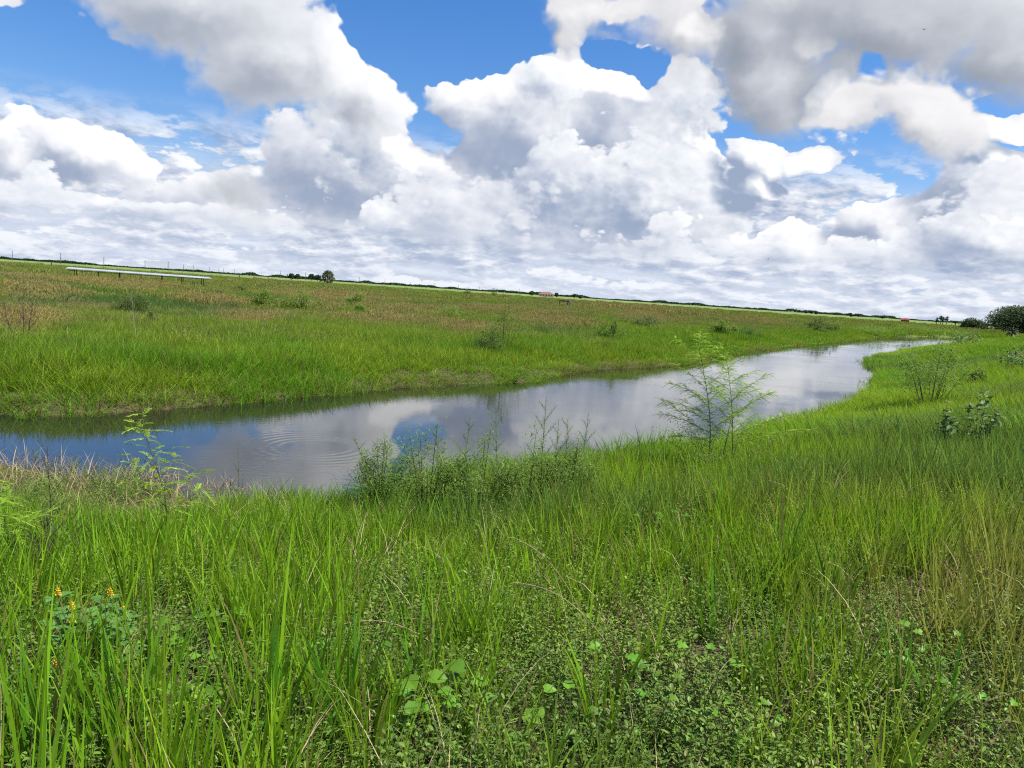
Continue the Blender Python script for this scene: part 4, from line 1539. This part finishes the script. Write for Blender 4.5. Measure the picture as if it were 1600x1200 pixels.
ns = 120
V, F = [], []
for i in range(ns + 1):
    u = -0.6 + (L_ + 1.2) * i / ns
    zc = 0.02 * (i % 2)
    for v in (-0.5, dep + 0.4):
        for dz_ in (0, 0.05):
            V.append((u, v, roof_z(u, v) + zc + dz_))
for i in range(ns):
    a, b = 4 * i, 4 * i + 4
    F += [(a + 1, b + 1, b + 3, a + 3), (a, a + 2, b + 2, b), (a, b, b + 1, a + 1), (a + 2, a + 3, b + 3, b + 2)]
F += [(0, 1, 3, 2), (4 * ns, 4 * ns + 2, 4 * ns + 3, 4 * ns + 1)]
mesh_obj('roof', V, F, [m_tin], parent=shel)
first = None
for i in range(7):
    u = 0.25 + (L_ - 0.5) * i / 6
    for v in (0.0, dep - 0.2):
        V, F = [], []
        box(V, F, -0.035, 0.035, -0.035, 0.035, -0.4, 1.0)
        if first is None:
            first = mesh_obj('post', V, F, [m_post], parent=shel)
            o = first
        else:
            o = first.copy()
            link(o)
            o.parent = shel
        o.location = (u, v, 0)
        o.scale.z = roof_z(u, v) - 0.01
        if o is first and (u, v) != (0, 0):
            pass
boxes('beam', [(-0.3, L_ + 0.3, -0.14, -0.065, zr - 0.19, zr - 0.13)], m_post, shel)

# small low shelter in the meadow, seen end on
b_ = at_dist(884, 125)
hut = plant('feed_shelter', "small brown low-roofed shelter alone in the meadow, grey at its right end", 'shelter', b_)
hut.rotation_euler.z = -math.atan2(b_.x, b_.y)
zt = CAM_Z - 0.66 - b_.z
boxes('roof', [(-1.05, 0.6, -0.8, 0.8, zt - 0.22, zt - 0.02)], m_brown, hut)
boxes('wall', [(0.42, 0.95, -0.6, 0.6, 0.1, zt - 0.225)], m_greyboard, hut)
for (x, y) in ((-0.95, -0.65), (0.3, -0.65), (-0.95, 0.65), (0.3, 0.65)):
    boxes('leg', [(x - 0.07, x + 0.07, y - 0.07, y + 0.07, -0.3, zt - 0.285)], m_post, hut)

# farmhouse far off, with a low hipped red roof
b_ = at_dist(853, 900)
hs = plant('farmhouse', "distant farmhouse with low red hipped roof between two dark trees", 'house', b_)
hs.rotation_euler.z = -math.atan2(b_.x, b_.y)
W2, D2 = 8.6, 6.0
boxes('wall', [(-W2, W2, -D2, D2, -0.5, 2.9)], m_wall, hs)
V = [(-W2 - .7, -D2 - .7, 2.9), (W2 + .7, -D2 - .7, 2.9), (W2 + .7, D2 + .7, 2.9), (-W2 - .7, D2 + .7, 2.9), (-4.2, 0, 5.6), (4.2, 0, 5.6),
     (-W2 - .7, -D2 - .7, 2.75), (W2 + .7, -D2 - .7, 2.75), (W2 + .7, D2 + .7, 2.75), (-W2 - .7, D2 + .7, 2.75)]
F = [(0, 1, 5, 4), (1, 2, 5), (2, 3, 4, 5), (3, 0, 4), (6, 7, 1, 0), (7, 8, 2, 1), (8, 9, 3, 2), (9, 6, 0, 3), (9, 8, 7, 6)]
mesh_obj('roof', V, F, [m_tile], parent=hs)
for x in (-6.2, -3.2, 3.0, 6.0):
    boxes('window', [(x - 0.7, x + 0.7, -D2 - 0.05, -D2 + 0.05, 0.9, 2.2)], m_glass, hs)
boxes('door', [(-0.6, 0.6, -D2 - 0.05, -D2 + 0.05, -0.1, 2.1)], m_brown, hs)

# red barn far off
b_ = at_dist(1418, 620)
bn = plant('barn', "small bright red barn on the horizon left of the four palms", 'barn', b_)
bn.rotation_euler.z = -math.atan2(b_.x, b_.y)
boxes('wall', [(-2.7, 2.7, -2.2, 2.2, -0.5, 1.3)], m_redpaint, bn)
V = [(-2.9, -2.5, 1.3), (2.9, -2.5, 1.3), (2.9, 2.5, 1.3), (-2.9, 2.5, 1.3), (-2.9, 0, 2.2), (2.9, 0, 2.2)]
mesh_obj('roof', V, [(0, 1, 5, 4), (2, 3, 4, 5), (1, 2, 5), (3, 0, 4), (3, 2, 1, 0)], [m_redpaint], parent=bn)
boxes('door', [(-0.7, 0.7, -2.25, -2.15, -0.1, 1.6)], m_brown, bn)

# --- utility poles along the far road
POLES = [(20, 392, 404), (95, 396, 410), (162, 401, 414), (226, 406, 418), (262, 407, 420), (286, 411, 421), (301, 412, 422), (326, 415, 424),
         (341, 416, 425), (348, 417, 425), (365, 420, 428), (391, 421, 429), (437, 423, 433), (476, 425, 436), (560, 432, 441), (600, 436, 444),
         (640, 440, 447), (678, 441, 449), (715, 445, 452), (748, 447, 454), (810, 451, 459), (1246, 484, 490)]
ORD = ["leftmost", "second", "third", "fourth", "fifth", "sixth", "seventh", "eighth", "ninth", "tenth", "eleventh", "twelfth", "thirteenth",
       "fourteenth", "fifteenth", "sixteenth", "seventeenth", "eighteenth", "nineteenth", "twentieth", "twenty-first", "last"]
po0 = None
for k, (px, y0, y1) in enumerate(POLES):
    dist = 11.0 * F_PX / (y1 - y0) * 0.95
    b_ = at_dist(px, dist)
    if po0 is None:
        V, F = [], []
        s_ = PB(1)
        s_.tube([(0, 0, -0.5), (0, 0, 5.5), (0, 0, 11)], 0.34, 0.24, 8)
        V, F = list(s_.V), list(s_.F)
        box(V, F, -1.1, 1.1, -0.32, -0.22, 10.1, 10.35)
        po0 = mesh_obj('utility_pole', V, F, [m_pole])
        o = po0
    else:
        o = po0.copy()
        link(o)
    o.location = b_
    o.rotation_euler.z = -math.atan2(b_.x, b_.y) + 0.7
    tag(o, ("%s utility pole from the left along the horizon" % ORD[k]) if k < 21 else "last utility pole, alone at right on the horizon, far from the rest",
        'utility pole', "utility poles along the far road")
fp0 = None
FP = [(81, 330), (373, 340), (396, 345), (418, 350), (454, 355)]
for k, (px, dist) in enumerate(FP):
    b_ = at_dist(px, dist)
    if fp0 is None:
        V, F = [], []
        box(V, F, -0.12, 0.12, -0.12, 0.12, -0.3, 2.1)
        fp0 = mesh_obj('fence_post', V, F, [m_post])
        o = fp0
    else:
        o = fp0.copy()
        link(o)
    o.location = b_
    tag(o, "dark fence post at the far meadow edge, %s" % ["left of the long white roof", "first right of the long white roof", "second right of the long white roof",
                                                          "third right of the long white roof", "nearest the two domed trees"][k], 'fence post',
        "fence posts at the far edge of the meadow")


# --- trees
def crown_cards(b, centre, rad_, n, card, hollow=0.55):
    """leaf clusters through a lobed crown, more of them towards its outside"""
    g = b.g
    lobes = []
    for k in range(9):
        d = g.normal(0, 1, 3)
        d /= np.linalg.norm(d)
        lobes.append((centre + Vector((d[0] * rad_[0] * .5, d[1] * rad_[1] * .5, abs(d[2]) * rad_[2] * .55 - 0.1 * rad_[2])), 0.42 + 0.25 * g.random()))
    for q in range(n):
        c_, k_ = lobes[g.integers(0, 9)]
        d = g.normal(0, 1, 3)
        d /= np.linalg.norm(d)
        r_ = k_ * (hollow + (1.05 - hollow) * math.sqrt(g.random()))
        p_ = c_ + Vector((d[0] * rad_[0] * r_, d[1] * rad_[1] * r_, d[2] * rad_[2] * r_))
        e1 = Vector(g.normal(0, 1, 3)).normalized()
        e2 = e1.orthogonal().normalized()
        s = card * (0.6 + 0.8 * g.random())
        i = len(b.V)
        b.V += [p_ - e1 * s * .5, p_ + e2 * s * .3, p_ + e1 * s * .5, p_ - e2 * s * .3]
        b.va += [g.random()] * 4
        b.F.append((i, i + 1, i + 2, i + 3))


def tree(name, label, px, dist, wpx, top_y, mat, n, card, seed, squash=1.0, group=None, base_low=0.1, cat='tree', limbs=6):
    b_ = at_dist(px, dist)
    d = ray(px, top_y)
    ht = CAM_Z + d[2] * dist / math.hypot(d[0], d[1]) - b_.z
    wd = wpx / F_PX * dist
    root = plant(name, label, cat, b_, group)
    t_, f_ = PB(seed), PB(seed + 1)
    cz = ht * (base_low + (1 - base_low) * 0.5)
    t_.tube([(0, 0, -0.3), (0.02 * ht, 0, ht * .25), (0, 0.02 * ht, ht * .6)], 0.045 * ht, 0.02 * ht, 8)
    for k in range(limbs):
        a0 = 6.283 * k / limbs + 0.4
        t_.tube([(0, 0, ht * (.15 + .05 * (k % 3))), (math.cos(a0) * wd * .18, math.sin(a0) * wd * .18, ht * .45), (math.cos(a0) * wd * .36, math.sin(a0) * wd * .36, ht * .66)],
                0.02 * ht, 0.006 * ht, 5)
    crown_cards(f_, Vector((0, 0, cz)), (wd * .5, wd * .5 * squash, ht * (1 - base_low) * .56), n, card)
    t_.build('trunk', m_bark, root)
    f_.build('crown', mat, root)
    return root


def fronds(b, c_, n, L, wd, el0, el1, seed):
    """a head of arching fronds"""
    g = np.random.default_rng(seed)
    for k in range(n):
        a0 = k * 2.4 + g.random()
        el = el0 + (el1 - el0) * g.random()
        dd = Vector((math.cos(a0) * math.cos(el), math.sin(a0) * math.cos(el), math.sin(el)))
        s = dd.cross(Vector((0, 0, 1))).normalized()
        ll = L * (0.75 + 0.4 * g.random())
        i = len(b.V)
        val = g.random()
        for t_, w_ in ((0, .2), (.35, .9), (.7, 1.0), (1, .25)):
            p_ = Vector(c_) + dd * ll * t_ - Vector((0, 0, 1)) * (0.45 * ll * t_ * t_)
            b.V += [p_ - s * wd * .5 * w_ - Vector((0, 0, wd * .2 * w_)), p_, p_ + s * wd * .5 * w_ - Vector((0, 0, wd * .2 * w_))]
            b.va += [val] * 3
        for q in range(3):
            j = i + 3 * q
            b.F += [(j, j + 1, j + 4, j + 3), (j + 1, j + 2, j + 5, j + 4)]


TREES = [("left one of the left pair of small dark domed trees on the horizon", 453, 900, 11.5, 427),
         ("right one of the left pair of small dark domed trees on the horizon", 464, 900, 9.5, 428),
         ("dark domed tree in the pair left beside the bushy palm, the left one", 486, 900, 10, 428),
         ("dark domed tree touching the bushy palm's left side", 495, 900, 10, 429.5),
         ("dark tree just left of the red-roofed farmhouse", 830, 900, 9, 454.5),
         ("dark tree just right of the red-roofed farmhouse", 869, 900, 7, 457.5),
         ("low dark grove right of the farmhouse, left half", 897, 900, 8, 459.5),
         ("low dark grove right of the farmhouse, right half", 906, 900, 6, 461),
         ("leftmost of three small round trees on the right horizon", 1262, 1000, 5, 485.5),
         ("middle one of three small round trees on the right horizon", 1270, 1000, 5, 486.5),
         ("right one of three small round trees on the right horizon", 1278, 1000, 5, 487),
         ("left dark tree of a pair left of the red barn", 1331, 1000, 9, 489.5),
         ("right and wider dark tree of a pair left of the red barn", 1344, 1000, 15, 490.5),
         ("dark round tree midway between the pair and the red barn", 1383, 1000, 9, 493)]
for k, (lab, px, dist, wpx, ty) in enumerate(TREES):
    tree('tree', lab, px, dist, wpx, ty, m_far_leaf, 420, 1.5, 1200 + 2 * k, group="small dark trees on the horizon", base_low=0.02)

# bushy palm
b_ = at_dist(511, 480)
d = ray(511, 420.5)
ht = CAM_Z + d[2] * 480 / math.hypot(d[0], d[1]) - b_.z
wd = 27 / F_PX * 480
root = plant('bushy_palm', "bushy palm clump with fronds to the ground, largest tree on the left horizon", 'palm', b_)
t_, f_ = PB(1250), PB(1251)
for k in range(26):
    a0 = k * 2.4
    u = k / 25
    r_ = wd * 0.36 * math.sqrt(u)
    z_ = ht * (0.84 - 0.62 * u ** 1.4)
    c_ = (r_ * math.cos(a0), r_ * math.sin(a0), z_)
    t_.tube([(c_[0] * .5, c_[1] * .5, -0.3), (c_[0] * .9, c_[1] * .9, z_ * .6), c_], 0.2, 0.14, 6)
    fronds(f_, c_, 22, ht * 0.22, 0.42, -0.5, 1.4, 1260 + k)
t_.build('trunk', m_bark, root)
f_.build('crown', m_palm, root)

# four palms at right and a small one
for k, (px, ty, dist, lab) in enumerate([(1468, 495, 620, "leftmost and lowest of four slim palms on the right horizon"),
                                         (1474, 492, 620, "second from the left of four slim palms on the right horizon"),
                                         (1477.6, 494, 640, "third from the left of four slim palms on the right horizon"),
                                         (1483.3, 493, 600, "rightmost of four slim palms on the right horizon"),
                                         (1498, 500.5, 620, "tiny palm between the four palms and the oaks")]):
    b_ = at_dist(px, dist)
    d = ray(px, ty)
    ht = CAM_Z + d[2] * dist / math.hypot(d[0], d[1]) - b_.z
    root = plant('palm_tree', lab, 'palm tree', b_, "slim palms on the right horizon")
    t_, f_ = PB(1300 + k), PB(1310 + k)
    hd = 1.0 if k == 4 else 1.7
    t_.tube([(0, 0, -0.5), (0.1, 0, ht * .5), (0, 0, ht - hd)], 0.26, 0.2, 7)
    fronds(f_, (0, 0, ht - hd), 44, hd * 1.25, 0.6, -1.1, 1.5, 1320 + k)
    t_.build('trunk', m_bark, root)
    f_.build('crown', m_far_leaf, root)

# oaks at right
tree('oak_tree', "big dark spreading oak at the right edge of the photo", 1596, 240, 84, 481, m_oak, 17000, 0.5, 1340, 0.8, None, -0.3, 'oak', 8)
tree('oak_tree', "lower flat-topped dark tree left of the big oak", 1524, 260, 36, 498.5, m_oak, 3200, 0.45, 1344, 0.8, None, -0.1, 'oak', 7)
b_ = at_dist(1588, 200)
pal = plant('palmetto', "pale green palmetto in front of the big oak", 'palmetto', b_)
t_, f_ = PB(1350), PB(1351)
t_.tube([(0, 0, -0.2), (0, 0, 0.5), (0.05, 0, 1.4)], 0.16, 0.12, 6)
fronds(f_, (0.05, 0, 1.3), 60, 1.7, 0.35, -0.4, 1.4, 1352)
t_.build('trunk', m_bark, pal)
f_.build('fronds', m_palm, pal)

# the wooded line on the horizon, too far to count
s_ = PB(1400)
g = s_.g
azs = np.radians(np.arange(-44, 32.5, 0.012))
prof = fnoise(azs * 900, azs * 0 + 3, 14, 4)
gap = fnoise(azs * 400, azs * 0 + 50, 12, 3)
for a, h0, gp in zip(azs, prof, gap):
    dist = 2150 + 240 * g.random()
    hh = (2.2 + 9.0 * max(0, h0 - 0.30)) * (0.55 + 0.7 * sstep(0.35, 0.55, gp))
    for q in range(4):
        p_ = Vector((math.sin(a) * dist, math.cos(a) * dist, -0.6 + hh * math.sqrt(g.random())))
        e1 = Vector(g.normal(0, 1, 3)).normalized()
        e2 = e1.orthogonal().normalized()
        sz = 1.8 + 1.4 * g.random()
        i = len(s_.V)
        s_.V += [p_ - e1 * sz, p_ + e2 * sz * .7, p_ + e1 * sz, p_ - e2 * sz * .7]
        s_.va += [g.random()] * 4
        s_.F.append((i, i + 1, i + 2, i + 3))
tag(s_.build('distant_woods', m_far_leaf), "thin dark line of woods along the whole horizon", None, None, 'stuff')

# --- two birds gliding far off
m_bird = plain_mat("dark_feather", (0.03, 0.027, 0.025), 0.8, 0.2, 6)
for (px, py, dist, roll_, lab) in ((1443, 46, 330, 0.25, "dark bird gliding high against the grey cloud at upper right"),
                                   (1200, 405, 420, -0.2, "tiny dark bird low over the horizon right of centre")):
    V, F = [], []
    prof_ = ((-0.42, .02), (-0.30, .07), (-0.1, .12), (0.12, .11), (0.26, .06), (0.33, .065), (0.40, .05), (0.47, .005))
    for (x_, r_) in prof_:
        for q in range(6):
            V.append((x_, math.cos(q * 1.047) * r_, math.sin(q * 1.047) * r_ * .85))
    for k in range(len(prof_) - 1):
        for q in range(6):
            F.append((6 * k + q, 6 * k + (q + 1) % 6, 6 * k + 6 + (q + 1) % 6, 6 * k + 6 + q))
    F += [tuple(range(5, -1, -1)), tuple(len(V) - 6 + q for q in range(6))]
    for sg in (-1, 1):                          # wings in three bent panels with fingered tips, and half the tail
        i = len(V)
        for (y_, x0, x1, z_) in ((.06, .2, -.2, .05), (.4, .26, -.18, .14), (.75, .2, -.2, .17), (1.0, .02, -.2, .22)):
            V += [(x0, sg * y_, z_), (x1, sg * y_, z_), (x0 * .5 + x1 * .5, sg * y_, z_ + .03)]
        for k in range(3):
            j = i + 3 * k
            F += [(j, j + 2, j + 5, j + 3), (j + 2, j + 1, j + 4, j + 5), (j, j + 3, j + 4, j + 1)]
        F += [(i, i + 1, i + 2), (i + 9, i + 11, i + 10)]
        i = len(V)
        V += [(-.3, 0, .04), (-.68, sg * .14, .02), (-.7, 0, .02), (-.35, sg * .05, .05)]
        F += [(i, i + 3, i + 1, i + 2)]
    o = mesh_obj('bird', V, F, [m_bird])
    d = ray(px, py)
    o.location = Vector((0, 0, CAM_Z)) + Vector(d) * dist
    o.rotation_euler = (roll_, 0, 0.4)
    tag(o, lab, 'bird')
